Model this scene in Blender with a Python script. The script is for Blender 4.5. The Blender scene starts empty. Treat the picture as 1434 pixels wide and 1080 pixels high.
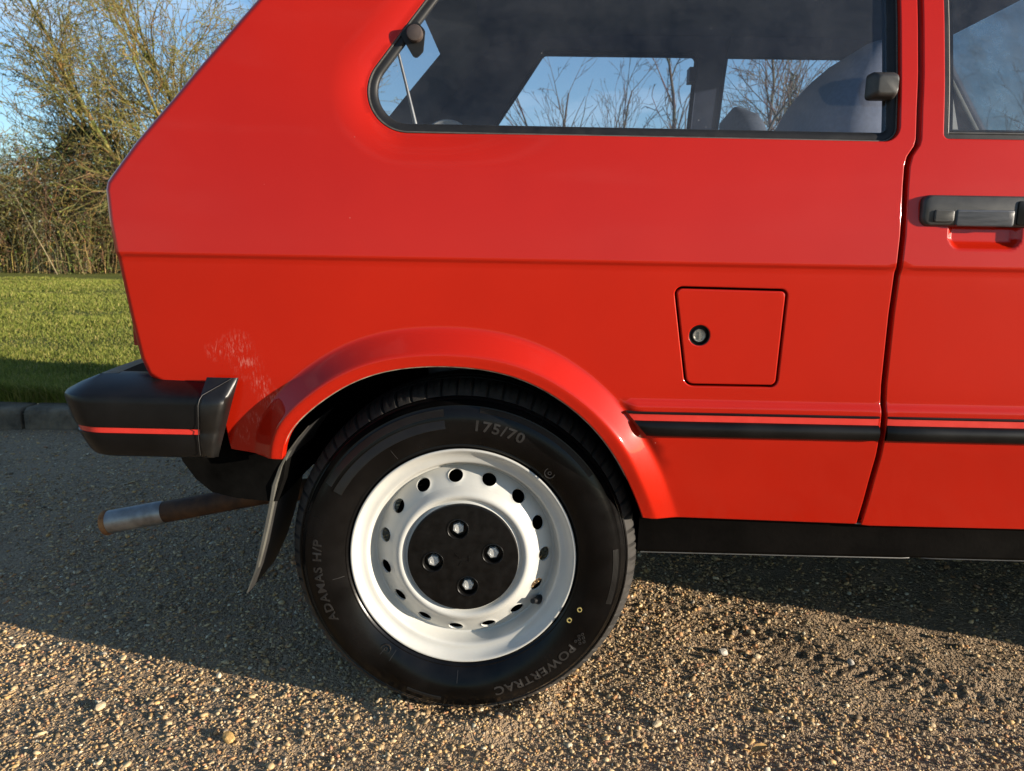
import bpy, bmesh, math, random
import numpy as np
from mathutils import Vector, Matrix, Quaternion
from mathutils.geometry import delaunay_2d_cdt

random.seed(7)
rng = np.random.default_rng(7)
scene = bpy.context.scene
COL = scene.collection
R = math.radians

# ------------------------------------------------------------------ camera
def camera_setup():
    pitch, yaw, roll = R(10.2), R(1.0), R(1.0)
    f = Vector((-math.sin(yaw)*math.cos(pitch), math.cos(yaw)*math.cos(pitch), -math.sin(pitch)))
    right = Vector((math.cos(yaw), math.sin(yaw), 0))
    up = right.cross(f)
    r2 = right*math.cos(roll) + up*math.sin(roll)
    u2 = -right*math.sin(roll) + up*math.cos(roll)
    cam = bpy.data.cameras.new('camera')
    cam.sensor_fit = 'HORIZONTAL'
    cam.sensor_width = 36.0
    cam.lens = 36.0*1036/1434
    cam.clip_start = 0.02
    cam.clip_end = 2000
    cam.dof.use_dof = True
    cam.dof.focus_distance = 1.14
    cam.dof.aperture_fstop = 12.0
    o = bpy.data.objects.new('camera', cam)
    COL.objects.link(o)
    m = Matrix((( r2.x, u2.x, -f.x, 0.0), (r2.y, u2.y, -f.y, -1.09), (r2.z, u2.z, -f.z, 0.76), (0, 0, 0, 1)))
    o.matrix_world = m
    scene.camera = o
camera_setup()

# ------------------------------------------------------------------ world and sun
SUN_AZ, SUN_EL = R(109.5), R(10.2)      # azimuth clockwise from +Y
to_sun = Vector((math.sin(SUN_AZ)*math.cos(SUN_EL), math.cos(SUN_AZ)*math.cos(SUN_EL), math.sin(SUN_EL)))
world = bpy.data.worlds.new('World')
scene.world = world
world.use_nodes = True
wn, wl = world.node_tree.nodes, world.node_tree.links
wn.clear()
w_out = wn.new('ShaderNodeOutputWorld')
w_bg = wn.new('ShaderNodeBackground')
w_sky = wn.new('ShaderNodeTexSky')
w_sky.sky_type = 'NISHITA'
w_sky.sun_disc = False
w_sky.sun_elevation = SUN_EL
w_sky.sun_rotation = SUN_AZ
w_sky.air_density = 1.0
w_sky.dust_density = 0.25
w_sky.ozone_density = 3.0
# a few thin high clouds, everywhere in the sky alike
w_tc = wn.new('ShaderNodeTexCoord')
w_map = wn.new('ShaderNodeMapping')
w_map.inputs['Scale'].default_value = (1.0, 1.0, 3.5)
w_noise = wn.new('ShaderNodeTexNoise')
w_noise.inputs['Scale'].default_value = 2.6
w_noise.inputs['Detail'].default_value = 6
w_noise.inputs['Roughness'].default_value = 0.6
w_ramp = wn.new('ShaderNodeValToRGB')
w_ramp.color_ramp.elements[0].position = 0.54
w_ramp.color_ramp.elements[0].color = (0, 0, 0, 1)
w_ramp.color_ramp.elements[1].position = 0.78
w_ramp.color_ramp.elements[1].color = (0.32, 0.32, 0.32, 1)
w_mix = wn.new('ShaderNodeMixRGB')
w_mix.inputs['Color2'].default_value = (7.0, 7.4, 8.0, 1)
wl.new(w_tc.outputs['Generated'], w_map.inputs['Vector'])
wl.new(w_map.outputs['Vector'], w_noise.inputs['Vector'])
wl.new(w_noise.outputs['Fac'], w_ramp.inputs['Fac'])
wl.new(w_ramp.outputs['Color'], w_mix.inputs['Fac'])
wl.new(w_sky.outputs['Color'], w_mix.inputs['Color1'])
wl.new(w_mix.outputs['Color'], w_bg.inputs['Color'])
w_bg.inputs['Strength'].default_value = 0.11
wl.new(w_bg.outputs['Background'], w_out.inputs['Surface'])

sun = bpy.data.lights.new('sun', 'SUN')
sun.energy = 5.0
sun.angle = R(0.5)
sun.color = (1.0, 0.89, 0.74)
sun_o = bpy.data.objects.new('sun', sun)
COL.objects.link(sun_o)
sun_o.rotation_euler = (-to_sun).to_track_quat('-Z', 'Y').to_euler()
sun_o.location = to_sun*30

scene.view_settings.view_transform = 'Standard'
scene.view_settings.look = 'None'
scene.view_settings.exposure = 1.0
scene.view_settings.gamma = 1.0
scene.cycles.max_bounces = 8
scene.cycles.transparent_max_bounces = 16

# ------------------------------------------------------------------ helpers
def smoothstep(t):
    t = np.clip(t, 0, 1)
    return t*t*(3-2*t)

def link(o, parent=None):
    COL.objects.link(o)
    if parent is not None:
        o.parent = parent
        o.matrix_parent_inverse = world_of(parent).inverted()
    return o

def world_of(o):
    m = o.matrix_basis.copy()
    if o.parent is not None:
        m = world_of(o.parent) @ o.matrix_parent_inverse @ m
    return m

def obj(name, verts, faces, mat, parent=None, smooth=None, normals=None, local=False):
    """One mesh object. smooth: sharp-edge angle in degrees or None for flat."""
    me = bpy.data.meshes.new(name)
    if isinstance(verts, np.ndarray):
        verts = verts.tolist()
    me.from_pydata(verts, [], faces)
    me.materials.append(mat)
    if normals is not None:
        me.shade_smooth()
        me.normals_split_custom_set_from_vertices([tuple(n) for n in normals])
    elif smooth is not None:
        me.shade_smooth()
        me.set_sharp_from_angle(angle=R(smooth))
    me.update()
    o = bpy.data.objects.new(name, me)
    COL.objects.link(o)
    if parent is not None:
        o.parent = parent
        if not local:
            o.matrix_parent_inverse = world_of(parent).inverted()
    return o

def empty(name, loc):
    o = bpy.data.objects.new(name, None)
    o.location = loc
    o.empty_display_size = 0.2
    COL.objects.link(o)
    return o

def tag(o, label=None, category=None, group=None, kind=None):
    if label: o['label'] = label
    if category: o['category'] = category
    if group: o['group'] = group
    if kind: o['kind'] = kind
    return o

class MB:
    """collects simple pieces of ONE part"""
    def __init__(s): s.v, s.f = [], []
    def add(s, verts, faces):
        b = len(s.v)
        s.v += [tuple(map(float, p)) for p in verts]
        s.f += [tuple(b+i for i in f) for f in faces]
    def box(s, x0, x1, y0, y1, z0, z1):
        s.add([(x0,y0,z0),(x1,y0,z0),(x1,y1,z0),(x0,y1,z0),(x0,y0,z1),(x1,y0,z1),(x1,y1,z1),(x0,y1,z1)],
              [(3,2,1,0),(4,5,6,7),(0,1,5,4),(1,2,6,5),(2,3,7,6),(3,0,4,7)])
    def tube(s, pts, radii, n=10, cap=True):
        pts = [Vector(p) for p in pts]
        ref = None
        rings = []
        for i, p in enumerate(pts):
            d = (pts[min(i+1, len(pts)-1)] - pts[max(i-1, 0)]).normalized()
            if ref is None:
                ref = d.orthogonal().normalized()
            ref = (ref - d*ref.dot(d)).normalized()
            b = d.cross(ref)
            r = radii[i] if hasattr(radii, '__len__') else radii
            rings.append([p + ref*(r*math.cos(2*math.pi*k/n)) + b*(r*math.sin(2*math.pi*k/n)) for k in range(n)])
        v = [q for ring in rings for q in ring]
        f = []
        for i in range(len(pts)-1):
            for k in range(n):
                k2 = (k+1) % n
                f.append((i*n+k, i*n+k2, (i+1)*n+k2, (i+1)*n+k))
        if cap:
            f.append(tuple(range(n-1, -1, -1)))
            f.append(tuple((len(pts)-1)*n+k for k in range(n)))
        s.add(v, f)
    def lathe(s, prof, cx, cz, n=64, a0=0.0, a1=2*math.pi, y0=0.0):
        """axis along Y; prof is a list of (radius, y)"""
        full = abs(a1-a0-2*math.pi) < 1e-6
        m = n if full else n+1
        v = []
        for (r, y) in prof:
            for k in range(m):
                a = a0+(a1-a0)*k/n
                v.append((cx+r*math.cos(a), y0+y, cz+r*math.sin(a)))
        f = []
        for i in range(len(prof)-1):
            for k in range(n):
                k2 = (k+1) % m if full else k+1
                f.append((i*m+k, (i+1)*m+k, (i+1)*m+k2, i*m+k2))
        s.add(v, f)
    def build(s, name, mat, parent=None, smooth=40, local=False):
        return obj(name, s.v, s.f, mat, parent, smooth, None, local)

# ------------------------------------------------------------------ materials
def new_mat(name):
    m = bpy.data.materials.new(name)
    m.use_nodes = True
    n = m.node_tree.nodes
    return m, n, m.node_tree.links, n['Principled BSDF']

def simple(name, col, rough=0.5, metal=0.0, var=0.12, scale=30.0, bump=0.0, bscale=200.0, spec=0.5, coat=0.0,
           col2=None, detail=5, stretch=None, rvar=0.1, bdist=0.001):
    m, n, l, b = new_mat(name)
    tc = n.new('ShaderNodeTexCoord')
    vec = tc.outputs['Object']
    if stretch:
        mp = n.new('ShaderNodeMapping'); mp.inputs['Scale'].default_value = stretch
        l.new(vec, mp.inputs['Vector']); vec = mp.outputs['Vector']
    nz = n.new('ShaderNodeTexNoise')
    nz.inputs['Scale'].default_value = scale
    nz.inputs['Detail'].default_value = detail
    nz.inputs['Roughness'].default_value = 0.6
    l.new(vec, nz.inputs['Vector'])
    rp = n.new('ShaderNodeValToRGB')
    rp.color_ramp.elements[0].position = 0.3
    rp.color_ramp.elements[1].position = 0.7
    c = col
    d = col2 if col2 else tuple(min(1, x*(1+var)) for x in c)
    e = c if col2 else tuple(x*(1-var) for x in c)
    rp.color_ramp.elements[0].color = (*e, 1)
    rp.color_ramp.elements[1].color = (*d, 1)
    l.new(nz.outputs['Fac'], rp.inputs['Fac'])
    l.new(rp.outputs['Color'], b.inputs['Base Color'])
    mr = n.new('ShaderNodeMapRange')
    mr.inputs['To Min'].default_value = max(0.02, rough-rvar)
    mr.inputs['To Max'].default_value = min(1, rough+rvar)
    l.new(nz.outputs['Fac'], mr.inputs['Value'])
    l.new(mr.outputs['Result'], b.inputs['Roughness'])
    b.inputs['Metallic'].default_value = metal
    b.inputs['Specular IOR Level'].default_value = spec
    b.inputs['Coat Weight'].default_value = coat
    if bump:
        n2 = n.new('ShaderNodeTexNoise')
        n2.inputs['Scale'].default_value = bscale
        n2.inputs['Detail'].default_value = 4
        l.new(vec, n2.inputs['Vector'])
        bp = n.new('ShaderNodeBump')
        bp.inputs['Strength'].default_value = bump
        bp.inputs['Distance'].default_value = bdist
        l.new(n2.outputs['Fac'], bp.inputs['Height'])
        l.new(bp.outputs['Normal'], b.inputs['Normal'])
    return m

def red_paint():
    m, n, l, b = new_mat('red_paint')
    tc = n.new('ShaderNodeTexCoord')
    obj_v = tc.outputs['Object']
    def noise(scale, detail=4, rough=0.6, stretch=None):
        v = obj_v
        if stretch:
            mp = n.new('ShaderNodeMapping'); mp.inputs['Scale'].default_value = stretch
            l.new(v, mp.inputs['Vector']); v = mp.outputs['Vector']
        t = n.new('ShaderNodeTexNoise')
        t.inputs['Scale'].default_value = scale; t.inputs['Detail'].default_value = detail
        t.inputs['Roughness'].default_value = rough
        l.new(v, t.inputs['Vector'])
        return t.outputs['Fac']
    def ramp(f, p0, p1, c0=(0, 0, 0, 1), c1=(1, 1, 1, 1)):
        r = n.new('ShaderNodeValToRGB')
        r.color_ramp.elements[0].position = p0; r.color_ramp.elements[1].position = p1
        r.color_ramp.elements[0].color = c0; r.color_ramp.elements[1].color = c1
        l.new(f, r.inputs['Fac'])
        return r.outputs['Color']
    def math_(op, a, c=None):
        q = n.new('ShaderNodeMath'); q.operation = op; q.use_clamp = op in ('SUBTRACT', 'MULTIPLY')
        for i, x in enumerate((a, c)):
            if x is None: continue
            if isinstance(x, (int, float)): q.inputs[i].default_value = x
            else: l.new(x, q.inputs[i])
        return q.outputs[0]
    base = ramp(noise(3.0, 3), 0.3, 0.7, (0.395, 0.0105, 0.0028, 1), (0.435, 0.0128, 0.0034, 1))
    # scuffs behind the wheel: pale scratches of their own shape
    total = None
    for (x, z, r) in ((-0.468, 0.608, .020), (-0.435, 0.612, .030), (-0.420, 0.585, .028), (-0.400, 0.556, .020), (-0.388, .535, .022),
                      (-0.415, .50, .016), (-.43, .475, .02), (-.365, .50, .016)):
        d = n.new('ShaderNodeVectorMath'); d.operation = 'DISTANCE'
        d.inputs[1].default_value = (x, 0.01, z)
        l.new(obj_v, d.inputs[0])
        q = n.new('ShaderNodeMapRange')
        q.inputs['From Min'].default_value = r; q.inputs['From Max'].default_value = r*0.3
        l.new(d.outputs['Value'], q.inputs['Value'])
        total = q.outputs['Result'] if total is None else math_('MAXIMUM', total, q.outputs['Result'])
    streak = ramp(noise(120, 6, 0.7, (2.2, 1.0, 0.6)), 0.50, 0.64)
    scuff = math_('MULTIPLY', math_('MULTIPLY', streak, total), 0.26)
    # fine grit chips
    vor = n.new('ShaderNodeTexVoronoi'); vor.inputs['Scale'].default_value = 26
    l.new(obj_v, vor.inputs['Vector'])
    chip = ramp(vor.outputs['Distance'], 0.012, 0.028, (1, 1, 1, 1), (0, 0, 0, 1))
    keep = ramp(noise(5, 2), 0.56, 0.60)
    chip = math_('MULTIPLY', math_('MULTIPLY', chip, keep), 0.6)
    mask = math_('MAXIMUM', scuff, chip)
    mx = n.new('ShaderNodeMixRGB')
    mx.inputs['Color2'].default_value = (0.72, 0.42, 0.34, 1)
    l.new(mask, mx.inputs['Fac'])
    l.new(base, mx.inputs['Color1'])
    l.new(mx.outputs['Color'], b.inputs['Base Color'])
    rr = n.new('ShaderNodeMapRange')
    rr.inputs['To Min'].default_value = 0.30; rr.inputs['To Max'].default_value = 0.45
    l.new(noise(9, 6, 0.7), rr.inputs['Value'])
    l.new(rr.outputs['Result'], b.inputs['Roughness'])
    b.inputs['Specular IOR Level'].default_value = 0.06
    b.inputs['Coat Weight'].default_value = 0.62
    cr = n.new('ShaderNodeMapRange')
    cr.inputs['To Min'].default_value = 0.025; cr.inputs['To Max'].default_value = 0.09
    l.new(noise(6, 7, 0.7), cr.inputs['Value'])
    l.new(cr.outputs['Result'], b.inputs['Coat Roughness'])
    # slight panel waviness and orange peel
    add = math_('ADD', math_('MULTIPLY', noise(7, 1), 1.0), math_('MULTIPLY', noise(420, 1), 0.012))
    bp = n.new('ShaderNodeBump')
    bp.inputs['Strength'].default_value = 0.18
    bp.inputs['Distance'].default_value = 0.003
    l.new(add, bp.inputs['Height'])
    l.new(bp.outputs['Normal'], b.inputs['Normal'])
    l.new(bp.outputs['Normal'], b.inputs['Coat Normal'])
    return m

def glass_mat(name, tint, dust_haze, ior=1.5):
    m, n, l, b = new_mat(name)
    out = n['Material Output']
    n.remove(b)
    tr = n.new('ShaderNodeBsdfTransparent'); tr.inputs['Color'].default_value = (*tint, 1)
    gl = n.new('ShaderNodeBsdfGlossy'); gl.inputs['Roughness'].default_value = 0.02
    gl.inputs['Color'].default_value = (1, 1, 1, 1)
    fr = n.new('ShaderNodeFresnel'); fr.inputs['IOR'].default_value = ior
    df = n.new('ShaderNodeBsdfDiffuse'); df.inputs['Color'].default_value = (0.50, 0.51, 0.54, 1)  # dust tinted bluish: the hazy blue cast over the glass is put into it
    m1 = n.new('ShaderNodeMixShader'); m2 = n.new('ShaderNodeMixShader')
    ge = n.new('ShaderNodeNewGeometry'); io = n.new('ShaderNodeMapRange')
    io.inputs['To Min'].default_value = ior; io.inputs['To Max'].default_value = 1/ior
    l.new(ge.outputs['Backfacing'], io.inputs['Value']); l.new(io.outputs['Result'], fr.inputs['IOR'])
    l.new(fr.outputs['Fac'], m1.inputs['Fac'])
    l.new(tr.outputs['BSDF'], m1.inputs[1]); l.new(gl.outputs['BSDF'], m1.inputs[2])
    tc = n.new('ShaderNodeTexCoord')
    nz = n.new('ShaderNodeTexNoise'); nz.inputs['Scale'].default_value = 9; nz.inputs['Detail'].default_value = 8
    nz.inputs['Roughness'].default_value = 0.75
    vo = n.new('ShaderNodeTexVoronoi'); vo.inputs['Scale'].default_value = 60
    l.new(tc.outputs['Object'], nz.inputs['Vector']); l.new(tc.outputs['Object'], vo.inputs['Vector'])
    r1 = n.new('ShaderNodeValToRGB')
    r1.color_ramp.elements[0].position = 0.35; r1.color_ramp.elements[0].color = (dust_haze*.4, dust_haze*.4, dust_haze*.4, 1)
    r1.color_ramp.elements[1].position = 0.75; r1.color_ramp.elements[1].color = (dust_haze*1.8, dust_haze*1.8, dust_haze*1.8, 1)
    l.new(nz.outputs['Fac'], r1.inputs['Fac'])
    r2 = n.new('ShaderNodeValToRGB')
    r2.color_ramp.elements[0].position = 0.03; r2.color_ramp.elements[0].color = (0.35, .35, .35, 1)
    r2.color_ramp.elements[1].position = 0.07; r2.color_ramp.elements[1].color = (0, 0, 0, 1)
    l.new(vo.outputs['Distance'], r2.inputs['Fac'])
    r3 = n.new('ShaderNodeValToRGB')
    r3.color_ramp.elements[0].position = 0.52; r3.color_ramp.elements[1].position = 0.6
    l.new(nz.outputs['Fac'], r3.inputs['Fac'])
    mu = n.new('ShaderNodeMath'); mu.operation = 'MULTIPLY'
    l.new(r2.outputs['Color'], mu.inputs[0]); l.new(r3.outputs['Color'], mu.inputs[1])
    ad = n.new('ShaderNodeMath'); ad.operation = 'ADD'; ad.use_clamp = True
    l.new(r1.outputs['Color'], ad.inputs[0]); l.new(mu.outputs[0], ad.inputs[1])
    l.new(ad.outputs[0], m2.inputs['Fac'])
    l.new(m1.outputs['Shader'], m2.inputs[1]); l.new(df.outputs['BSDF'], m2.inputs[2])
    l.new(m2.outputs['Shader'], out.inputs['Surface'])
    return m

def attr_mat(name, rough=0.8, spec=0.3, mult=1.0, bump=0.0, bscale=300, translucent=0.0):
    """colour from the 'Col' attribute (one colour for each stone, blade or leaf)"""
    m, n, l, b = new_mat(name)
    at = n.new('ShaderNodeAttribute'); at.attribute_name = 'Col'
    tc = n.new('ShaderNodeTexCoord')
    nz = n.new('ShaderNodeTexNoise'); nz.inputs['Scale'].default_value = bscale
    l.new(tc.outputs['Object'], nz.inputs['Vector'])
    mr = n.new('ShaderNodeMapRange'); mr.inputs['To Min'].default_value = 0.75*mult; mr.inputs['To Max'].default_value = 1.25*mult
    l.new(nz.outputs['Fac'], mr.inputs['Value'])
    mx = n.new('ShaderNodeVectorMath'); mx.operation = 'SCALE'
    l.new(at.outputs['Color'], mx.inputs[0]); l.new(mr.outputs['Result'], mx.inputs['Scale'])
    l.new(mx.outputs['Vector'], b.inputs['Base Color'])
    b.inputs['Roughness'].default_value = rough
    b.inputs['Specular IOR Level'].default_value = spec
    if bump:
        bp = n.new('ShaderNodeBump'); bp.inputs['Strength'].default_value = bump; bp.inputs['Distance'].default_value = .002
        l.new(nz.outputs['Fac'], bp.inputs['Height']); l.new(bp.outputs['Normal'], b.inputs['Normal'])
    if translucent:
        out = n['Material Output']
        t = n.new('ShaderNodeBsdfTranslucent'); l.new(mx.outputs['Vector'], t.inputs['Color'])
        ms = n.new('ShaderNodeMixShader'); ms.inputs['Fac'].default_value = translucent
        l.new(b.outputs['BSDF'], ms.inputs[1]); l.new(t.outputs['BSDF'], ms.inputs[2])
        l.new(ms.outputs['Shader'], out.inputs['Surface'])
    return m

M = {}
M['paint'] = red_paint()
M['red_trim'] = simple('red_trim', (0.60, 0.03, 0.02), 0.35, var=.06, scale=40, coat=.3)
M['black_plastic'] = simple('black_plastic', (0.0048, 0.0045, 0.0044), 0.36, var=.5, scale=12, bump=.2, bscale=900, bdist=.0004, spec=.24)
M['grey_plastic'] = simple('weathered_plastic', (0.032, 0.031, 0.029), 0.45, var=.35, scale=25, bump=.3, bscale=1200, bdist=.0004)
M['bumper_end'] = simple('bumper_end_plastic', (0.0065, 0.006, 0.0055), 0.36, var=.5, scale=18, bump=.2, bscale=700, bdist=.0004)
M['lever'] = simple('lever_plastic', (0.048, 0.052, 0.062), 0.40, var=.25, scale=60, stretch=(1, 1, 12))
M['brown_plastic'] = simple('brown_plastic', (0.055, 0.040, 0.034), 0.5, var=.25, scale=60)
M['rubber'] = simple('seal_rubber', (0.011, 0.011, 0.0115), 0.5, var=.4, scale=40, spec=.3)
M['rubber_grey'] = simple('worn_rubber_edge', (0.065, 0.062, 0.056), 0.6, var=.35, scale=60, stretch=(1, 1, 6))
M['underbody'] = simple('underbody_black', (0.0045, 0.0043, 0.004), 0.85, var=.5, scale=14, bump=.3, bscale=120, spec=.0)
M['underbody'].node_tree.nodes['Principled BSDF'].inputs['IOR'].default_value = 1.01
M['sill'] = simple('sill_black', (0.0022, 0.0018, 0.0015), 0.6, var=.9, scale=9, bump=.3, bscale=150, spec=.06)
M['tyre'] = simple('tyre_rubber', (0.0036, 0.0033, 0.0032), 0.24, var=.7, scale=11, bump=.12, bscale=260, rvar=.12, bdist=.0006, spec=.22)
M['tyre_tread'] = simple('tyre_tread', (0.022, 0.019, 0.016), 0.75, var=.5, scale=40, bump=.3, bscale=300)
M['tyre_band'] = simple('tyre_band', (0.0055, 0.0052, 0.005), 0.38, var=.4, scale=30, stretch=(1, 1, 1))
M['letter'] = simple('tyre_letter', (0.016, 0.0145, 0.0135), 0.5, var=.3, scale=60)
M['yellow_mark'] = simple('yellow_mark', (0.30, 0.24, 0.08), 0.7, var=.3, scale=300)
M['white_wheel'] = simple('white_wheel_paint', (0.475, 0.47, 0.435), 0.40, var=.06, scale=14, coat=.2, rvar=.08)
M['cap'] = simple('hub_cap_black', (0.0040, 0.0038, 0.0036), 0.36, var=.6, scale=60, bump=.06, bscale=300, spec=.25)
M['bolt'] = simple('zinc_bolt', (0.52, 0.52, 0.49), 0.45, metal=.25, var=.15, scale=200)
M['chrome'] = simple('worn_chrome', (0.55, 0.52, 0.48), 0.3, metal=.9, var=.3, scale=90)
M['lock'] = simple('lock_metal', (0.30, 0.29, 0.26), 0.35, metal=.8, var=.4, scale=500)
M['flap_rubber'] = simple('mud_flap_edge', (0.075, 0.072, 0.060), 0.75, var=.35, scale=50, bump=.4, bscale=120, stretch=(1, 1, .25))
M['flap_dark'] = simple('mud_flap_face', (0.016, 0.015, 0.014), 0.7, var=.4, scale=20)
M['pipe'] = simple('rusty_pipe', (0.032, 0.016, 0.010), 0.7, metal=.35, scale=28, col2=(0.13, 0.06, 0.025), bump=.4, bscale=160)
M['pipe_tip'] = simple('galvanised_tip', (0.17, 0.16, 0.15), 0.42, metal=.7, scale=26, col2=(0.42, 0.41, 0.39), bump=.15, bscale=200)
M['rust'] = simple('rust', (0.16, 0.055, 0.018), 0.85, scale=90, col2=(0.34, 0.17, 0.06), bump=.6, bscale=260)
M['lip_edge'] = simple('worn_arch_edge', (0.10, 0.06, 0.04), 0.8, scale=60, col2=(0.36, 0.30, 0.22))
M['interior'] = simple('interior_trim', (0.056, 0.065, 0.105), 0.75, var=.15, scale=40, bump=.2, bscale=400)  # blue of the sky reflected in the windows is put into this colour
M['headliner'] = simple('headliner', (0.080, 0.092, 0.15), 0.9, var=.15, scale=12)  # made bluer still: the glass's sky reflection is put into the lining colour
M['seat'] = simple('seat_fabric', (0.17, 0.185, 0.235), 0.9, var=.12, scale=120, bump=.3, bscale=500)
M['seat_light'] = simple('seat_piping', (0.38, 0.37, 0.34), 0.8, var=.1, scale=80)
M['steel_light'] = simple('strut_steel', (0.26, 0.255, 0.24), 0.4, metal=.6, var=.1, scale=80)
M['lamp_red'] = simple('tail_lens', (0.35, 0.01, 0.01), 0.15, var=.2, scale=300, coat=.6)
M['lamp_clear'] = simple('head_lens', (0.7, 0.7, 0.7), 0.12, metal=.3, var=.1, scale=90, coat=.6)
M['glass'] = glass_mat('window_glass', (0.88, 0.90, 0.94), 0.030)
M['glass_door'] = glass_mat('door_glass', (0.80, 0.83, 0.86), 0.06)
M['glass_far'] = glass_mat('far_glass', (0.93, 0.95, 0.96), 0.01)
M['glass_wet'] = glass_mat('wet_windscreen', (0.45, 0.50, 0.53), 0.42)

# ------------------------------------------------------------------ noise for relief (numpy)
def value_noise(x, y, seed):
    r = np.random.default_rng(seed)
    T = r.random((256, 256))
    xi, yi = np.floor(x).astype(int), np.floor(y).astype(int)
    fx, fy = smoothstep(x-xi), smoothstep(y-yi)
    a = T[xi & 255, yi & 255]; b = T[(xi+1) & 255, yi & 255]
    c = T[xi & 255, (yi+1) & 255]; d = T[(xi+1) & 255, (yi+1) & 255]
    return (a*(1-fx)+b*fx)*(1-fy)+(c*(1-fx)+d*fx)*fy - .5
def fbm(x, y, f0, octaves, seed, gain=.5):
    t = 0; a = 1.0; f = f0
    for k in range(octaves):
        t = t + a*value_noise(x*f+k*17.3, y*f-k*9.1, seed+k)
        a *= gain; f *= 2.03
    return t

def drive_height(x, y):
    """relief of the gravel drive (metres)"""
    near = smoothstep((3.2-np.abs(y-.6))/1.2)*smoothstep((3.4-np.abs(x))/1.2)
    h = .006*fbm(x, y, 2.2, 3, 11) + .0045*fbm(x, y, 13, 4, 31, .6)
    e = np.hypot((x+.094)/.125, (y-.122)/.115)
    h = h + .010*np.exp(-((e-1.12)/.22)**2)
    # tyre prints in the soft patch on the right
    for (ox, oy, dx, dy, w) in ((.62, .23, .92, -.39, .085), (.42, .36, .86, -.51, .06)):
        s = (x-ox)*dx+(y-oy)*dy
        t = -(x-ox)*dy+(y-oy)*dx
        band = smoothstep((w-np.abs(t))/.03)*smoothstep((s+.35)/.2)*smoothstep((.9-s)/.3)
        h = h + band*(-.0025+.0014*np.sign(np.sin((s+np.abs(t)*.7)*2*math.pi/.030))*smoothstep((np.abs(np.sin(t*2*math.pi/.05))-.15)/.4))
    # the tyre has settled into the gravel
    h = h*near
    return h - .004

# ------------------------------------------------------------------ ground
def grid_sheet(name, xs, ys, zf, mat, smooth=True):
    X, Y = np.meshgrid(xs, ys, indexing='ij')
    Z = zf(X, Y)
    v = np.stack([X.ravel(), Y.ravel(), Z.ravel()], -1)
    nx, ny = len(xs), len(ys)
    idx = np.arange(nx*ny).reshape(nx, ny)
    f = np.stack([idx[:-1, :-1], idx[1:, :-1], idx[1:, 1:], idx[:-1, 1:]], -1).reshape(-1, 4)
    me = bpy.data.meshes.new(name)
    me.vertices.add(len(v)); me.vertices.foreach_set('co', v.ravel())
    me.loops.add(f.size); me.loops.foreach_set('vertex_index', f.ravel().astype(np.int32))
    me.polygons.add(len(f))
    me.polygons.foreach_set('loop_start', np.arange(0, f.size, 4, dtype=np.int32))
    me.materials.append(mat)
    me.update(calc_edges=True)
    if smooth: me.shade_smooth()
    o = bpy.data.objects.new(name, me)
    COL.objects.link(o)
    return o

def tri_object(name, verts, tris, cols, mat, smooth=False):
    """large numpy mesh of triangles with one colour per vertex ('Col')"""
    me = bpy.data.meshes.new(name)
    me.vertices.add(len(verts)); me.vertices.foreach_set('co', np.ascontiguousarray(verts, dtype=np.float32).ravel())
    me.loops.add(tris.size); me.loops.foreach_set('vertex_index', np.ascontiguousarray(tris, dtype=np.int32).ravel())
    me.polygons.add(len(tris))
    me.polygons.foreach_set('loop_start', np.arange(0, tris.size, 3, dtype=np.int32))
    a = me.attributes.new('Col', 'FLOAT_COLOR', 'POINT')
    c4 = np.ones((len(verts), 4), dtype=np.float32); c4[:, :3] = cols
    a.data.foreach_set('color', c4.ravel())
    me.materials.append(mat)
    me.update(calc_edges=True)
    if smooth: me.shade_smooth()
    o = bpy.data.objects.new(name, me)
    COL.objects.link(o)
    return o

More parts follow.
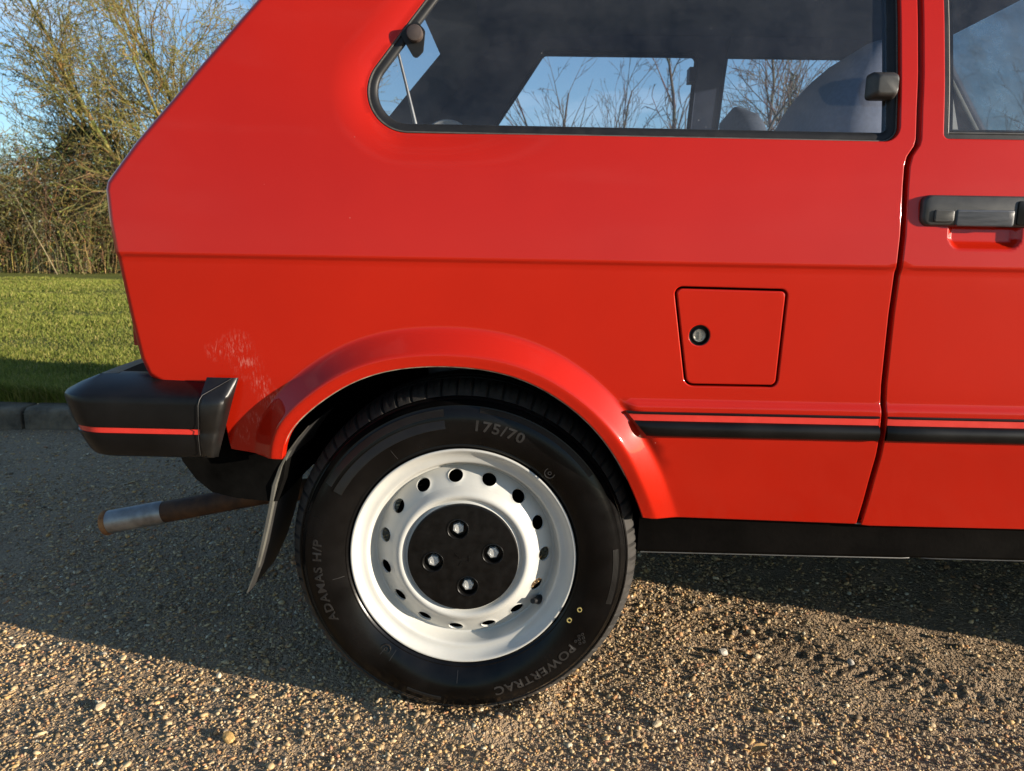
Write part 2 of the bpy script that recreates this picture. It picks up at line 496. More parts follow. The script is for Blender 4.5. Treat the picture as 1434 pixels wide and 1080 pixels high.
def drive_mat():
    m, n, l, b = new_mat('gravel_drive')
    tc = n.new('ShaderNodeTexCoord')
    v1 = n.new('ShaderNodeTexVoronoi'); v1.inputs['Scale'].default_value = 130
    v2 = n.new('ShaderNodeTexVoronoi'); v2.inputs['Scale'].default_value = 330
    nz = n.new('ShaderNodeTexNoise'); nz.inputs['Scale'].default_value = 5; nz.inputs['Detail'].default_value = 7
    for t in (v1, v2, nz): l.new(tc.outputs['Object'], t.inputs['Vector'])
    rp = n.new('ShaderNodeValToRGB')
    e = rp.color_ramp.elements
    e[0].position = 0.0; e[0].color = (.16, .108, .062, 1)
    e[1].position = 1.0; e[1].color = (.44, .318, .195, 1)
    for p, c in ((.3, (.235, .160, .093, 1)), (.55, (.325, .230, .137, 1)), (.8, (.38, .268, .162, 1))):
        q = e.new(p); q.color = c
    sp = n.new('ShaderNodeSeparateColor'); l.new(v1.outputs['Color'], sp.inputs['Color'])
    l.new(sp.outputs['Red'], rp.inputs['Fac'])
    mx = n.new('ShaderNodeMixRGB'); mx.inputs['Color2'].default_value = (.325, .230, .142, 1)
    r2 = n.new('ShaderNodeValToRGB'); r2.color_ramp.elements[0].position = .35; r2.color_ramp.elements[1].position = .65
    l.new(nz.outputs['Fac'], r2.inputs['Fac'])
    l.new(r2.outputs['Color'], mx.inputs['Fac']); l.new(rp.outputs['Color'], mx.inputs['Color1'])
    l.new(mx.outputs['Color'], b.inputs['Base Color'])
    b.inputs['Roughness'].default_value = .9
    b.inputs['Specular IOR Level'].default_value = .2
    ma = n.new('ShaderNodeMath'); ma.operation = 'MULTIPLY_ADD'; ma.inputs[1].default_value = .5
    l.new(v2.outputs['Distance'], ma.inputs[0]); l.new(v1.outputs['Distance'], ma.inputs[2])
    bp = n.new('ShaderNodeBump'); bp.inputs['Strength'].default_value = .9; bp.inputs['Distance'].default_value = .005
    bp.invert = True
    l.new(ma.outputs[0], bp.inputs['Height']); l.new(bp.outputs['Normal'], b.inputs['Normal'])
    return m

def lawn_mat():
    m, n, l, b = new_mat('lawn_turf')
    tc = n.new('ShaderNodeTexCoord')
    nz = n.new('ShaderNodeTexNoise'); nz.inputs['Scale'].default_value = .9; nz.inputs['Detail'].default_value = 9; nz.inputs['Roughness'].default_value = .72
    n2 = n.new('ShaderNodeTexNoise'); n2.inputs['Scale'].default_value = 60; n2.inputs['Detail'].default_value = 4
    l.new(tc.outputs['Object'], nz.inputs['Vector']); l.new(tc.outputs['Object'], n2.inputs['Vector'])
    rp = n.new('ShaderNodeValToRGB')
    e = rp.color_ramp.elements
    e[0].position = .3; e[0].color = (.080, .105, .016, 1)
    e[1].position = .7; e[1].color = (.19, .175, .042, 1)
    l.new(nz.outputs['Fac'], rp.inputs['Fac'])
    l.new(rp.outputs['Color'], b.inputs['Base Color'])
    b.inputs['Roughness'].default_value = .9
    b.inputs['Specular IOR Level'].default_value = .15
    bp = n.new('ShaderNodeBump'); bp.inputs['Strength'].default_value = .8; bp.inputs['Distance'].default_value = .03
    l.new(n2.outputs['Fac'], bp.inputs['Height']); l.new(bp.outputs['Normal'], b.inputs['Normal'])
    return m
M['drive'] = drive_mat()
M['lawn'] = lawn_mat()

KERB_Y = 1.88       # near face of the kerb
def axis(a, b, near0, near1, fine, grow=1.35):
    xs = list(np.arange(near0, near1+1e-9, fine))
    s = fine; x = near0
    lo = []
    while x > a:
        s *= grow; x -= s; lo.append(max(x, a))
    s = fine; x = xs[-1]; hi = []
    while x < b:
        s *= grow; x += s; hi.append(min(x, b))
    return np.array(lo[::-1]+xs+hi)
drive = grid_sheet('gravel_drive', axis(-220, 220, -1.75, 1.7, .0085), axis(-220, KERB_Y+.03, -.35, KERB_Y-.02, .0085),
                   drive_height, M['drive'])
tag(drive, kind='structure')
def lawn_h(x, y):
    d = np.hypot(x, y)
    return .085 + .05*fbm(x, y, .35, 3, 71)*smoothstep((y-2.6)/3) + .02*fbm(x, y, 2.0, 2, 77)*smoothstep((y-2.2)/1.0)
lawn = grid_sheet('lawn', axis(-260, 260, -9, 3, .12), axis(KERB_Y+.115, 400, 2.05, 9, .12), lawn_h, M['lawn'])
tag(lawn, kind='structure')

# stones of the drive: uncountable loose gravel
PAL = np.array([(.34, .25, .15), (.42, .33, .21), (.30, .21, .12), (.24, .18, .12), (.40, .27, .13), (.46, .42, .34), (.36, .20, .10),
                (.18, .14, .10), (.13, .11, .095), (.52, .47, .38), (.38, .30, .20), (.30, .17, .11), (.27, .24, .21)])
PALW = np.array([.18, .14, .14, .10, .10, .035, .05, .05, .035, .012, .10, .035, .02]); PALW = PALW/PALW.sum()
def ico():
    p = (1+5**.5)/2
    v = np.array([(-1,p,0),(1,p,0),(-1,-p,0),(1,-p,0),(0,-1,p),(0,1,p),(0,-1,-p),(0,1,-p),(p,0,-1),(p,0,1),(-p,0,-1),(-p,0,1)], float)
    v /= np.linalg.norm(v[0])
    f = np.array([(0,11,5),(0,5,1),(0,1,7),(0,7,10),(0,10,11),(1,5,9),(5,11,4),(11,10,2),(10,7,6),(7,1,8),(3,9,4),(3,4,2),(3,2,6),(3,6,8),(3,8,9),(4,9,5),(2,4,11),(6,2,10),(8,6,7),(9,8,1)])
    return v, f
def octa():
    v = np.array([(1, 0, 0), (-1, 0, 0), (0, 1, 0), (0, -1, 0), (0, 0, 1), (0, 0, -1)], float)
    return v, np.array([(0, 2, 4), (2, 1, 4), (1, 3, 4), (3, 0, 4), (2, 0, 5), (1, 2, 5), (3, 1, 5), (0, 3, 5)])
def stone_arrays(P, size, col, zf, shape, sink=.36):
    n = len(P)
    bv, bf = shape
    k = len(bv)
    var = np.stack([bv*(1+rng.uniform(-.38, .25, (k, 1)))+rng.uniform(-.12, .12, (k, 3)) for _ in range(24)])
    V = var[rng.integers(0, 24, n)]
    sc = np.stack([rng.uniform(.75, 1.25, n), rng.uniform(.55, .95, n), rng.uniform(.28, .58, n)], -1)*size[:, None]*.5
    V = V*sc[:, None, :]
    a = rng.uniform(0, 2*np.pi, n); t = rng.normal(0, .38, n); u = rng.normal(0, .38, n)
    ca, sa = np.cos(a), np.sin(a)
    ct, st = np.cos(t), np.sin(t); cu, su = np.cos(u), np.sin(u)
    x, y, z = V[..., 0], V[..., 1], V[..., 2]
    y, z = y*ct[:, None]-z*st[:, None], y*st[:, None]+z*ct[:, None]
    x, z = x*cu[:, None]+z*su[:, None], -x*su[:, None]+z*cu[:, None]
    x, y = x*ca[:, None]-y*sa[:, None], x*sa[:, None]+y*ca[:, None]
    g = zf(P[:, 0], P[:, 1])
    V = np.stack([x+P[:, 0, None], y+P[:, 1, None], z+(g+sc[:, 2]*(1-2*sink))[:, None]], -1)
    tris = (np.arange(n)[:, None, None]*k+bf[None]).reshape(-1, 3)
    return V.reshape(-1, 3), tris, np.repeat(col, k, axis=0)
def scatter_stones(name, P, size, col, mat, zf):
    small = (size < .0062) | (np.hypot(P[:, 0], P[:, 1]+1.09) > 2.0)
    V1, T1, C1 = stone_arrays(P[~small], size[~small], col[~small], zf, ico())
    V2, T2, C2 = stone_arrays(P[small], size[small]*1.15, col[small], zf, octa())
    return tri_object(name, np.vstack([V1, V2]), np.vstack([T1, T2+len(V1)]), np.vstack([C1, C2]), mat)
def stone_positions():
    out = []
    def zone(n, x0, x1, y0, y1, s0):
        P = np.stack([rng.uniform(x0, x1, n), rng.uniform(y0, y1, n)], -1)
        return P
    # density falls with distance from where one stands
    n = 330000
    P = np.stack([rng.uniform(-2.6, 2.3, n), -.3+2.16*rng.random(n)], -1)
    d = np.hypot(P[:, 0]*.75, P[:, 1]+1.09)
    half = .74*(P[:, 1]+1.09)+.18
    keep = rng.random(n) < np.clip(1.25-d*.38, .10, 1)*np.where(np.abs(P[:, 0]) < half, 1, .22)
    bare = fbm(P[:, 0], P[:, 1], 3.1, 3, 91)
    soft = np.exp(-(((P[:, 0]-.75)/.38)**2+((P[:, 1]-.12)/.16)**2))
    keep &= rng.random(n) < np.clip(.95-bare*1.5-.5*soft, .3, 1)
    P = P[keep]
    d = d[keep]
    size = np.clip(rng.lognormal(math.log(.0052), .42, len(P)), .0026, .016)
    size *= np.clip(.75+d*.22, .9, 1.35)
    return P, size
M['stones'] = attr_mat('gravel_stones', .75, .35, bscale=500)
SP, SS = stone_positions()
scol = PAL[rng.choice(len(PAL), len(SP), p=PALW)]*rng.uniform(.95, 1.35, (len(SP), 1))*np.array([[1.07, 1.0, .85]])*np.where(rng.random((len(SP), 1)) < .06, .55, 1.0)
gravel = scatter_stones('loose_gravel', SP, SS, scol, M['stones'], drive_height)
tag(gravel, 'loose tan and brown gravel covering the drive', 'gravel', kind='stuff')

# ================================================================== the car
CAR = empty('hatchback_car', (1.0, 0.77, 0.0))
tag(CAR, 'red hatchback with white steel wheels and black bumper parked on gravel', 'car')
WIDTH = 1.542
PZ = [.25, .36, .42, .49, .56, .70, .745, .75, .80, .87, .93, 1.0, 1.1, 1.2, 1.3, 1.385, 1.42]
PY = [.062, .036, .020, .006, .001, 0, 0, 0, .004, .011, .019, .031, .054, .082, .112, .145, .19]
_zz = np.arange(.2, 1.45, .0005)
def _smooth_table(y, sig):
    k = np.arange(-int(4*sig/.0005), int(4*sig/.0005)+1)*.0005
    g = np.exp(-.5*(k/sig)**2); g /= g.sum()
    return np.convolve(np.pad(y, len(k)//2, mode='edge'), g, 'valid')
_raw = np.interp(_zz, PZ, PY)
_wide = _smooth_table(_raw, .014)
_thin = _smooth_table(_raw, .0015)
_w = np.exp(-((_zz-.75)/.012)**2)
_base = _wide*(1-_w)+_thin*_w
_base = _base + .0042*smoothstep((.7495-_zz)/.007) - .0042*smoothstep((.71-_zz)/.34)
_base = _smooth_table(_base, .0011)
_ledge = _smooth_table(-.0060*smoothstep((.548-_zz)/.013) + .0060*smoothstep((.50-_zz)/.09), .0011)

LIP = np.array([(-.374, .36), (-.3725, .40), (-.3703, .4403), (-.3645, .4792), (-.3420, .5070), (-.3223, .5238), (-.2788, .5570), (-.2255, .5827),
                (-.1624, .5946), (-.0943, .5959), (-.0263, .5868), (.0370, .5605), (.1016, .5113), (.1463, .4522), (.1781, .3861), (.1841, .3727), (.199, .335)])
def spline(P, n):
    """Catmull-Rom through the points, resampled to n points of even arc length"""
    P = np.asarray(P, float)
    Q = np.vstack([2*P[0]-P[1], P, 2*P[-1]-P[-2]])
    out = []
    for i in range(1, len(Q)-2):
        for t in np.linspace(0, 1, 24, endpoint=False):
            out.append(.5*((2*Q[i])+(-Q[i-1]+Q[i+1])*t+(2*Q[i-1]-5*Q[i]+4*Q[i+1]-Q[i+2])*t*t+(-Q[i-1]+3*Q[i]-3*Q[i+1]+Q[i+2])*t**3))
    out.append(P[-1]); out = np.array(out)
    s = np.r_[0, np.cumsum(np.linalg.norm(np.diff(out, axis=0), axis=1))]
    u = np.linspace(0, s[-1], n)
    return np.stack([np.interp(u, s, out[:, 0]), np.interp(u, s, out[:, 1])], -1)
# smooth the lip so the arch is one clean curve
_l = spline(LIP, 160)
for _ in range(60):
    _l[1:-1] = .5*_l[1:-1]+.25*(_l[:-2]+_l[2:])
LIPS = _l
def dist_poly(x, z, P):
    x = np.asarray(x, float); z = np.asarray(z, float)
    best = np.full(x.shape, 9.0)
    for a, b in zip(P[:-1], P[1:]):
        d = b-a; L = d@d
        t = np.clip(((x-a[0])*d[0]+(z-a[1])*d[1])/L, 0, 1)
        best = np.minimum(best, np.hypot(x-a[0]-t*d[0], z-a[1]-t*d[1]))
    return best
_dd = np.arange(0, .2, .0005)
_fl = np.where(_dd < .017, -.0255-.0015*np.sin(_dd/.017*math.pi/2), -.027*np.clip(1-(_dd-.017)/.034, 0, 1)**1.12)
_fl = _smooth_table(_fl, .0024)
LIPC = LIPS[::2]
def _near(x, z, P, reach, far=1.0):
    """distance to a polyline, worked out only close to it"""
    out = np.full(np.shape(x), far)
    lo, hi = P.min(0)-reach, P.max(0)+reach
    k = (x > lo[0]) & (x < hi[0]) & (z > lo[1]) & (z < hi[1])
    if np.any(k): out[k] = dist_poly(x[k], z[k], P)
    return out
def side_y(x, z, flare=True):
    """depth of the car's side at (x, z); smaller is nearer to the photographer"""
    x = np.asarray(x, float); z = np.asarray(z, float)
    shp = x.shape
    x = np.atleast_1d(x); z = np.atleast_1d(z)
    y = np.interp(z, _zz, _base)
    led = np.interp(z, _zz, _ledge)*smoothstep((x-.06)/.05)
    y = y + .012*np.clip((-.15-x)/.45, 0, 2)**2 + .035*np.clip((x-1.7)/1.1, 0, 2)**2
    if flare:
        for dx in (0, 2.15):
            d = _near(x-dx, z, LIPC, .075, .199)
            y = y + np.interp(d, _dd, _fl)*np.where(x-dx > -.09, .45+.55*smoothstep((z-.345)/.13), 1.0)
            led = led*smoothstep((d-.046)/.022)
        # the pillar turns in towards the side window
        k = x < .08
        if np.any(k):
            d = _near(x[k], z[k], WIN_LINE, .06)
            y[k] = y[k] + .008*np.clip(1-d/.052, 0, 1)**2*smoothstep((.06-x[k])/.2)*smoothstep((z[k]-.80)/.10)
    return (y+led).reshape(shp)
def door_y(x, z):
    """door: the side plus the finger scoop below the handle"""
    y = side_y(x, z)
    return y + .012*smoothstep((.054-np.abs(x-.6545)-.6*np.clip(.790-z, 0, 1))/.013)*smoothstep((z-.7735)/.014)*smoothstep((.835-z)/.02)

def rounded(poly, radii, step=.005):
    """closed polygon (x, z) with rounded corners, resampled"""
    out = []
    n = len(poly)
    P = [np.array(p, float) for p in poly]
    for i in range(n):
        a, b, c = P[i-1], P[i], P[(i+1) % n]
        r = radii[i] if hasattr(radii, '__len__') else radii
        u = (a-b)/np.linalg.norm(a-b); v = (c-b)/np.linalg.norm(c-b)
        if r <= 1e-6:
            out.append(b); continue
        ang = math.acos(np.clip(u@v, -1, 1))
        T = min(r/math.tan(ang/2), .49*np.linalg.norm(a-b), .49*np.linalg.norm(c-b))
        rr = T*math.tan(ang/2)
        mid = (u+v)/np.linalg.norm(u+v)
        cen = b+mid*(rr/math.sin(ang/2))
        p0, p1 = b+u*T, b+v*T
        a0 = math.atan2(*(p0-cen)[::-1]); a1 = math.atan2(*(p1-cen)[::-1])
        da = (a1-a0+math.pi) % (2*math.pi)-math.pi
        k = max(4, int(abs(da)*rr/.003))
        for t in np.linspace(0, 1, k+1):
            out.append(cen+rr*np.array([math.cos(a0+da*t), math.sin(a0+da*t)]))
    return resample(np.array(out), step)
def resample(P, step, closed=True):
    """add points on long edges, keep the given ones"""
    out = []
    n = len(P)
    for i in range(n if closed else n-1):
        a, b = P[i], P[(i+1) % n]
        L = np.linalg.norm(b-a)
        if L < 1e-6: continue
        k = max(1, int(math.ceil(L/step)))
        for t in range(k): out.append(a+(b-a)*t/k)
    if not closed: out.append(P[-1])
    return np.array(out)
def area(P):
    x, y = P[:, 0], P[:, 1]
    return .5*np.sum(x*np.roll(y, -1)-np.roll(x, -1)*y)
def inside(P, x, z):
    c = np.zeros(np.shape(x), bool)
    n = len(P)
    for i in range(n):
        x0, z0 = P[i]; x1, z1 = P[(i+1) % n]
        if z0 == z1: continue
        m = (z0 > z) != (z1 > z)
        c ^= m & (x < (x1-x0)*(z-z0)/(z1-z0)+x0)
    return c
def offset_poly(P, d):
    """closed polygon moved along its outward normal (CCW: outward is right of travel)"""
    nrm = poly_normals(P)
    return P+nrm*d
def poly_normals(P):
    t = np.roll(P, -1, 0)-np.roll(P, 1, 0)
    L = np.linalg.norm(t, axis=1); L[L == 0] = 1
    t = t/L[:, None]
    return np.stack([t[:, 1], -t[:, 0]], -1)

def panel(name, outline, holes, mat, yf, parent, rad=.002, depth=.014, mirror=False, zrows=None, step=.012, extra=None, off=0.0,
          per_vertex_rad=None, clear=.004):
    outline = np.asarray(outline)
    if area(outline) < 0: outline = outline[::-1]
    hs = []
    for h in holes:
        h = np.asarray(h)
        hs.append(h if area(h) < 0 else h[::-1])
    loops = [outline]+hs
    x0, z0 = outline.min(0); x1, z1 = outline.max(0)
    xs = np.arange(x0+step*.5, x1, step)
    zs = np.arange(z0+step*.5, z1, step)
    if zrows is not None:
        zs = np.array(sorted([z for z in zs if np.min(np.abs(np.array(zrows)-z)) > step*.45]+[z for z in zrows if z0 < z < z1]))
    GX, GZ = np.meshgrid(xs, zs)
    gx, gz = GX.ravel(), GZ.ravel()
    k = inside(outline, gx, gz)
    for h in hs: k &= ~inside(h, gx, gz)
    gx, gz = gx[k], gz[k]
    if extra is not None:
        ex, ez, dmin = extra
        k = dmin(gx, gz)
        gx, gz = gx[k], gz[k]
        k = inside(outline, ex, ez)
        for h in hs: k &= ~inside(h, ex, ez)
        gx, gz = np.r_[gx, ex[k]], np.r_[gz, ez[k]]
    keep = np.ones(len(gx), bool)
    for lp in loops:
        keep &= dist_poly(gx, gz, np.vstack([lp, lp[:1]])) > clear
    gx, gz = gx[keep], gz[keep]
    pts = [Vector(p) for p in np.vstack(loops+[np.stack([gx, gz], -1)])]
    edges = []
    b = 0
    for lp in loops:
        n = len(lp)
        edges += [(b+i, b+(i+1) % n) for i in range(n)]
        b += n
    cv, ce, cf, ov, oe, of = delaunay_2d_cdt(pts, edges, [], 0, 1e-6)
    V = np.array([(p.x, p.y) for p in cv])
    T = np.array([f for f in cf if len(f) == 3])
    C = V[T].mean(1)
    k = inside(outline, C[:, 0], C[:, 1])
    for h in hs: k &= ~inside(h, C[:, 0], C[:, 1])
    T = T[k]
    A = V[T]
    ar = (A[:, 1, 0]-A[:, 0, 0])*(A[:, 2, 1]-A[:, 0, 1])-(A[:, 2, 0]-A[:, 0, 0])*(A[:, 1, 1]-A[:, 0, 1])
    T[ar < 0] = T[ar < 0][:, ::-1]
    def nrm(x, z):
        e = .0006
        fx = (yf(x+e, z)-yf(x-e, z))/(2*e); fz = (yf(x, z+e)-yf(x, z-e))/(2*e)
        N = np.stack([fx, -np.ones_like(fx), fz], -1)
        return N/np.linalg.norm(N, axis=1)[:, None]
    verts = [np.stack([V[:, 0], yf(V[:, 0], V[:, 1])+off, V[:, 1]], -1)]
    norms = [nrm(V[:, 0], V[:, 1])]
    faces = [tuple(t) for t in T.tolist()]
    base = len(V)
    for li, lp in enumerate(loops):
        n2 = poly_normals(lp)
        n = len(lp)
        y = yf(lp[:, 0], lp[:, 1])+off
        N = nrm(lp[:, 0], lp[:, 1])
        n3 = np.stack([n2[:, 0], np.zeros(n), n2[:, 1]], -1)
        rr = np.full(n, rad)
        if per_vertex_rad is not None and li == 0: rr = per_vertex_rad(lp)
        prev = None
        steps = [(0, 0), (22, 0), (45, 0), (68, 0), (90, 0), (90, depth)]
        for (a, dp) in steps:
            ca, sa = math.cos(R(a)), math.sin(R(a))
            p = np.stack([lp[:, 0]+n2[:, 0]*rr*sa, y+rr*(1-ca)+dp, lp[:, 1]+n2[:, 1]*rr*sa], -1)
            q = N*ca+n3*sa
            verts.append(p); norms.append(q/np.linalg.norm(q, axis=1)[:, None])
            if prev is not None:
                for i in range(n):
                    j = (i+1) % n
                    faces.append((prev+i, base+i, base+j, prev+j))
            prev = base
            base += n
    verts = np.vstack(verts); norms = np.vstack(norms)
    if mirror:
        verts[:, 1] = WIDTH-verts[:, 1]; norms[:, 1] *= -1
        faces = [f[::-1] for f in faces]
    return obj(name, verts, faces, mat, parent, normals=norms)

WINDOW = rounded([(-.297, .9265), (.5280, .9225), (.5280, 1.385), (.031, 1.385)], [.062, .024, .03, .035], .008)
WINDOW = WINDOW if area(WINDOW) > 0 else WINDOW[::-1]
WIN_LINE = np.vstack([WINDOW, WINDOW[:1]])
# ---- outlines on the side, metres (x along the car, z up)
GAP_L = [(.5517, 1.418), (.5517, 1.1255), (.5515, 1.0234), (.5502, .9732), (.5500, .9283), (.5480, .9195), (.5385, .9045), (.5352, .8900), (.5345, .8634), (.5350, .7933),
         (.5330, .7478), (.5308, .6810), (.5308, .5752), (.5338, .5314), (.5362, .4628), (.5345, .3823), (.5327, .3460)]
gap = np.array(GAP_L)
quarter = [tuple(p) for p in LIPS[::2] if p[1] > .4415 and p[0] < -.1] + [tuple(p) for p in LIPS[::2] if p[1] > .3545 and p[0] >= -.1]
quarter += [(.1915, .3525), (.2058, .3515)]
quarter += [(.53, .3462)]+[tuple(p-np.array((.0028, 0))) for p in gap[::-1]]
quarter += [(-.118, 1.418), (-.1255, 1.412)]
quarter += [(-.3875, 1.1183), (-.4535, 1.0394), (-.5160, .9645), (-.5695, .9044), (-.6135, .8480), (-.6155, .8400), (-.6140, .8250), (-.6115, .7953), (-.6042, .7514), (-.6000, .7220), (-.5900, .6580), (-.5780, .5927), (-.5685, .5708), (-.548, .5590)]
quarter += [(-.46, .5), (-.455, .452), (-.41, .4455)]
quarter = resample(np.array(quarter), .008)
FLAP = rounded([(.2125, .7175), (.3835, .7160), (.3785, .5665), (.2375, .5660)], [.013, .012, .014, .017], .006)
CREASES = sorted([.750, .7485, .7470, .7455, .7440, .7425, .7520, .7545, .758, .735, .5275, .5305, .5335, .5365, .5395, .5425, .5455, .5485, .552])
nl = poly_normals(LIPS)[1:-1]
ex, ez = [], []
for d in (.004, .008, .012, .0145, .0165, .0185, .021, .026, .032, .038, .044, .048, .0500, .0515, .0535, .057):
    P = LIPS[1:-1]+(-nl)*(-d)
    Q = LIPS[1:-1]+(-nl)*d
    # outward side of the arch is away from the hub
    hub = np.array((-.094, .2735))
    S = np.where((np.linalg.norm(P-hub, axis=1) > np.linalg.norm(Q-hub, axis=1))[:, None], P, Q)
    dd = dist_poly(S[:, 0], S[:, 1], LIPC)
    S = S[dd > d*.93]
    ex += list(S[:, 0]); ez += list(S[:, 1])
for d in (.004, .009, .015, .022, .030, .039, .048, .054):
    Pw = offset_poly(WINDOW, d)
    Pw = Pw[(Pw[:, 0] < .05)]
    ex += list(Pw[:, 0]); ez += list(Pw[:, 1])
def away(gx, gz): return (dist_poly(gx, gz, LIPC) > .060) & ((dist_poly(gx, gz, WIN_LINE) > .058) | (gx > .06))
EXTRA = (np.array(ex), np.array(ez), away)
def rear_radius(lp):
    """the rear corner rolls round with a larger radius"""
    r = np.full(len(lp), .002)
    zc = lp[:, 1]
    rear = (lp[:, 0] < -.54) | ((zc > .86) & (lp[:, 0] < -.18))
    r[rear] = .0115
    return r
for mir in (False, True):
    q = panel('quarter_panel', quarter, [WINDOW]+([] if mir else [FLAP]), M['paint'], side_y, CAR, mirror=mir, zrows=CREASES, extra=EXTRA, per_vertex_rad=rear_radius, step=.012)
    if not mir: q['label'] = 'rear quarter panel with flared wheel arch and pale scuffs'

# fuel flap in its opening, with lock
flap_c = offset_poly(FLAP[::-1] if area(FLAP) < 0 else FLAP, -.0074)
lock_xy = np.array((.2565, .6440))
lock_hole = np.array([lock_xy+.0170*np.array((math.cos(a), math.sin(a))) for a in np.linspace(0, 2*math.pi, 36, endpoint=False)])
flap = panel('fuel_flap', flap_c, [lock_hole], M['paint'], side_y, CAR, rad=.0022, depth=.006, step=.014)
mb = MB()
ys = float(side_y(*lock_xy))
P0 = FLAP if area(FLAP) > 0 else FLAP[::-1]
mb.add([(p[0], float(side_y(*p))+.0135, p[1]) for p in offset_poly(P0, .004)], [tuple(range(len(P0)))])
mb.build('flap_recess', M['underbody'], flap, 30)  # black in place of body red: the gap's shade is put into the colour
mb = MB(); mb.lathe([(.0160, .0080), (.0158, .0012), (.0152, .0004), (.0144, .0006), (.0138, .0020), (.0132, .009), (.0, .009)], lock_xy[0], lock_xy[1], 36, y0=ys)
mb.build('lock_cup', M['black_plastic'], flap, 40)
mb = MB(); mb.lathe([(.0098, .009), (.0098, .0042), (.0090, .0035), (.0076, .0036), (.0070, .0042), (.0, .0042)], lock_xy[0]+.0005, lock_xy[1]-.0005, 30, y0=ys)
mb.box(lock_xy[0]-.0004, lock_xy[0]+.0012, ys+.0030, ys+.0044, lock_xy[1]-.0066, lock_xy[1]+.0052)
mb.build('lock_barrel', M['lock'], flap, 40)

# worn bare edge along the wheel arch
mb = MB()
pp = [p for p in LIPS[::2] if p[1] > .41 and (p[0] > -.1 or p[1] > .46)]
mb.tube([(p[0]+(-.094-p[0])*.004, float(side_y(*p))+.0022, p[1]-.0018) for p in pp], [.0002, .0007]+[.0012]*(len(pp)-4)+[.0007, .0002], 5)
mb.build('arch_edge', M['lip_edge'], CAR, 60)

# ---- doors
DOOR_WIN = rounded([(.5865, .9275), (1.58, .9275), (1.17, 1.385), (.5865, 1.385)], [.009, .03, .03, .02], .012)
door_edge = gap+np.array((.0086, 0))
door_o = [tuple(p) for p in door_edge]+[(.5405, .3445), (.552, .3435), (1.575, .3435), (1.60, .75), (1.650, .925), (1.235, 1.418)]
door_o = resample(np.array(door_o), .012)
doors = []
_gx, _gz = np.meshgrid(np.arange(.586, .724, .0035), np.arange(.768, .846, .0035))
SCOOP = (_gx.ravel(), _gz.ravel(), lambda gx, gz: ~((gx > .583) & (gx < .727) & (gz > .765) & (gz < .849)))
for mir in (False, True):
    d = panel('door', door_o, [DOOR_WIN], M['paint'], side_y if mir else door_y, CAR, mirror=mir, zrows=CREASES, step=.012, rad=.0022, extra=SCOOP)
    doors.append(d)
doors[0]['label'] = 'passenger side door with black pull handle'

# ---- handle: moulded black housing with a ribbed lever
def loft(mb, loops, close=True):
    n = len(loops[0]); b = [p for lp in loops for p in lp]; f = []
    for i in range(len(loops)-1):
        for k in range(n):
            j = (k+1) % n
            f.append((i*n+k, i*n+j, (i+1)*n+j, (i+1)*n+k))
    if close: f.append(tuple((len(loops)-1)*n+k for k in range(n)))
    mb.add(b, f)
hy = float(side_y(.63, .83))
def rloop(x0, x1, z0, z1, r, y, step=.004):
    P = rounded([(x0, z0), (x1, z0), (x1, z1), (x0, z1)], r, step)
    return [(p[0], y, p[1]) for p in P]
mb = MB()
base_l = [rloop(.5595+e*.9, .7545-e*.9, .8070+e, .8505-e*.7, max(.011-e*.3, .004), hy-h) for e, h in ((0, -.004), (0, .003), (.0016, .0068), (.0045, .0085))]
n0 = min(len(b) for b in base_l)
def same(loops):
    m = len(loops[0]); out = [loops[0]]
    for lp in loops[1:]:
        P = np.array(lp); s = np.r_[0, np.cumsum(np.linalg.norm(np.diff(np.vstack([P, P[:1]]), axis=0), axis=1))]
        Q = np.array(loops[0]); s0 = np.r_[0, np.cumsum(np.linalg.norm(np.diff(np.vstack([Q, Q[:1]]), axis=0), axis=1))]
        u = s0[:-1]/s0[-1]*s[-1]; PP = np.vstack([P, P[:1]])
        out.append(list(zip(np.interp(u, s, PP[:, 0]), np.interp(u, s, PP[:, 1]), np.interp(u, s, PP[:, 2]))))
    return out
loft(mb, same(base_l))
handle = mb.build('door_handle', M['grey_plastic'], CAR, 50)
mb = MB(); loft(mb, same([rloop(.5750+e, .6040-e, .8125+e, .8300-e, .003, hy-h) for e, h in ((0, .006), (.0006, .0105), (.0014, .0110))]))
for k in range(9): mb.box(.5775, .6020, hy-.0116, hy-.0104, .8148+k*.0016, .8156+k*.0016)
mb.build('finger_plate', M['grey_plastic'], handle, 40)
mb = MB(); loft(mb, same([rloop(.6065+e, .6890-e, .8075+e, .8310-e, .003, hy-h) for e, h in ((0, .003), (.0006, .0090), (.0016, .0098))]))
for k in range(11): mb.box(.6085, .6870, hy-.0106, hy-.0090, .8100+k*.0017, .8108+k*.0017)
mb.build('pull_lever', M['lever'], handle, 40)
mb = MB(); loft(mb, same([rloop(.6915+e, .7330-e, .8100+e, .8440-e, .003, hy-h) for e, h in ((0, .006), (.0006, .0100), (.0014, .0104))]))
mb.build('lock_plate', M['black_plastic'], handle, 40)

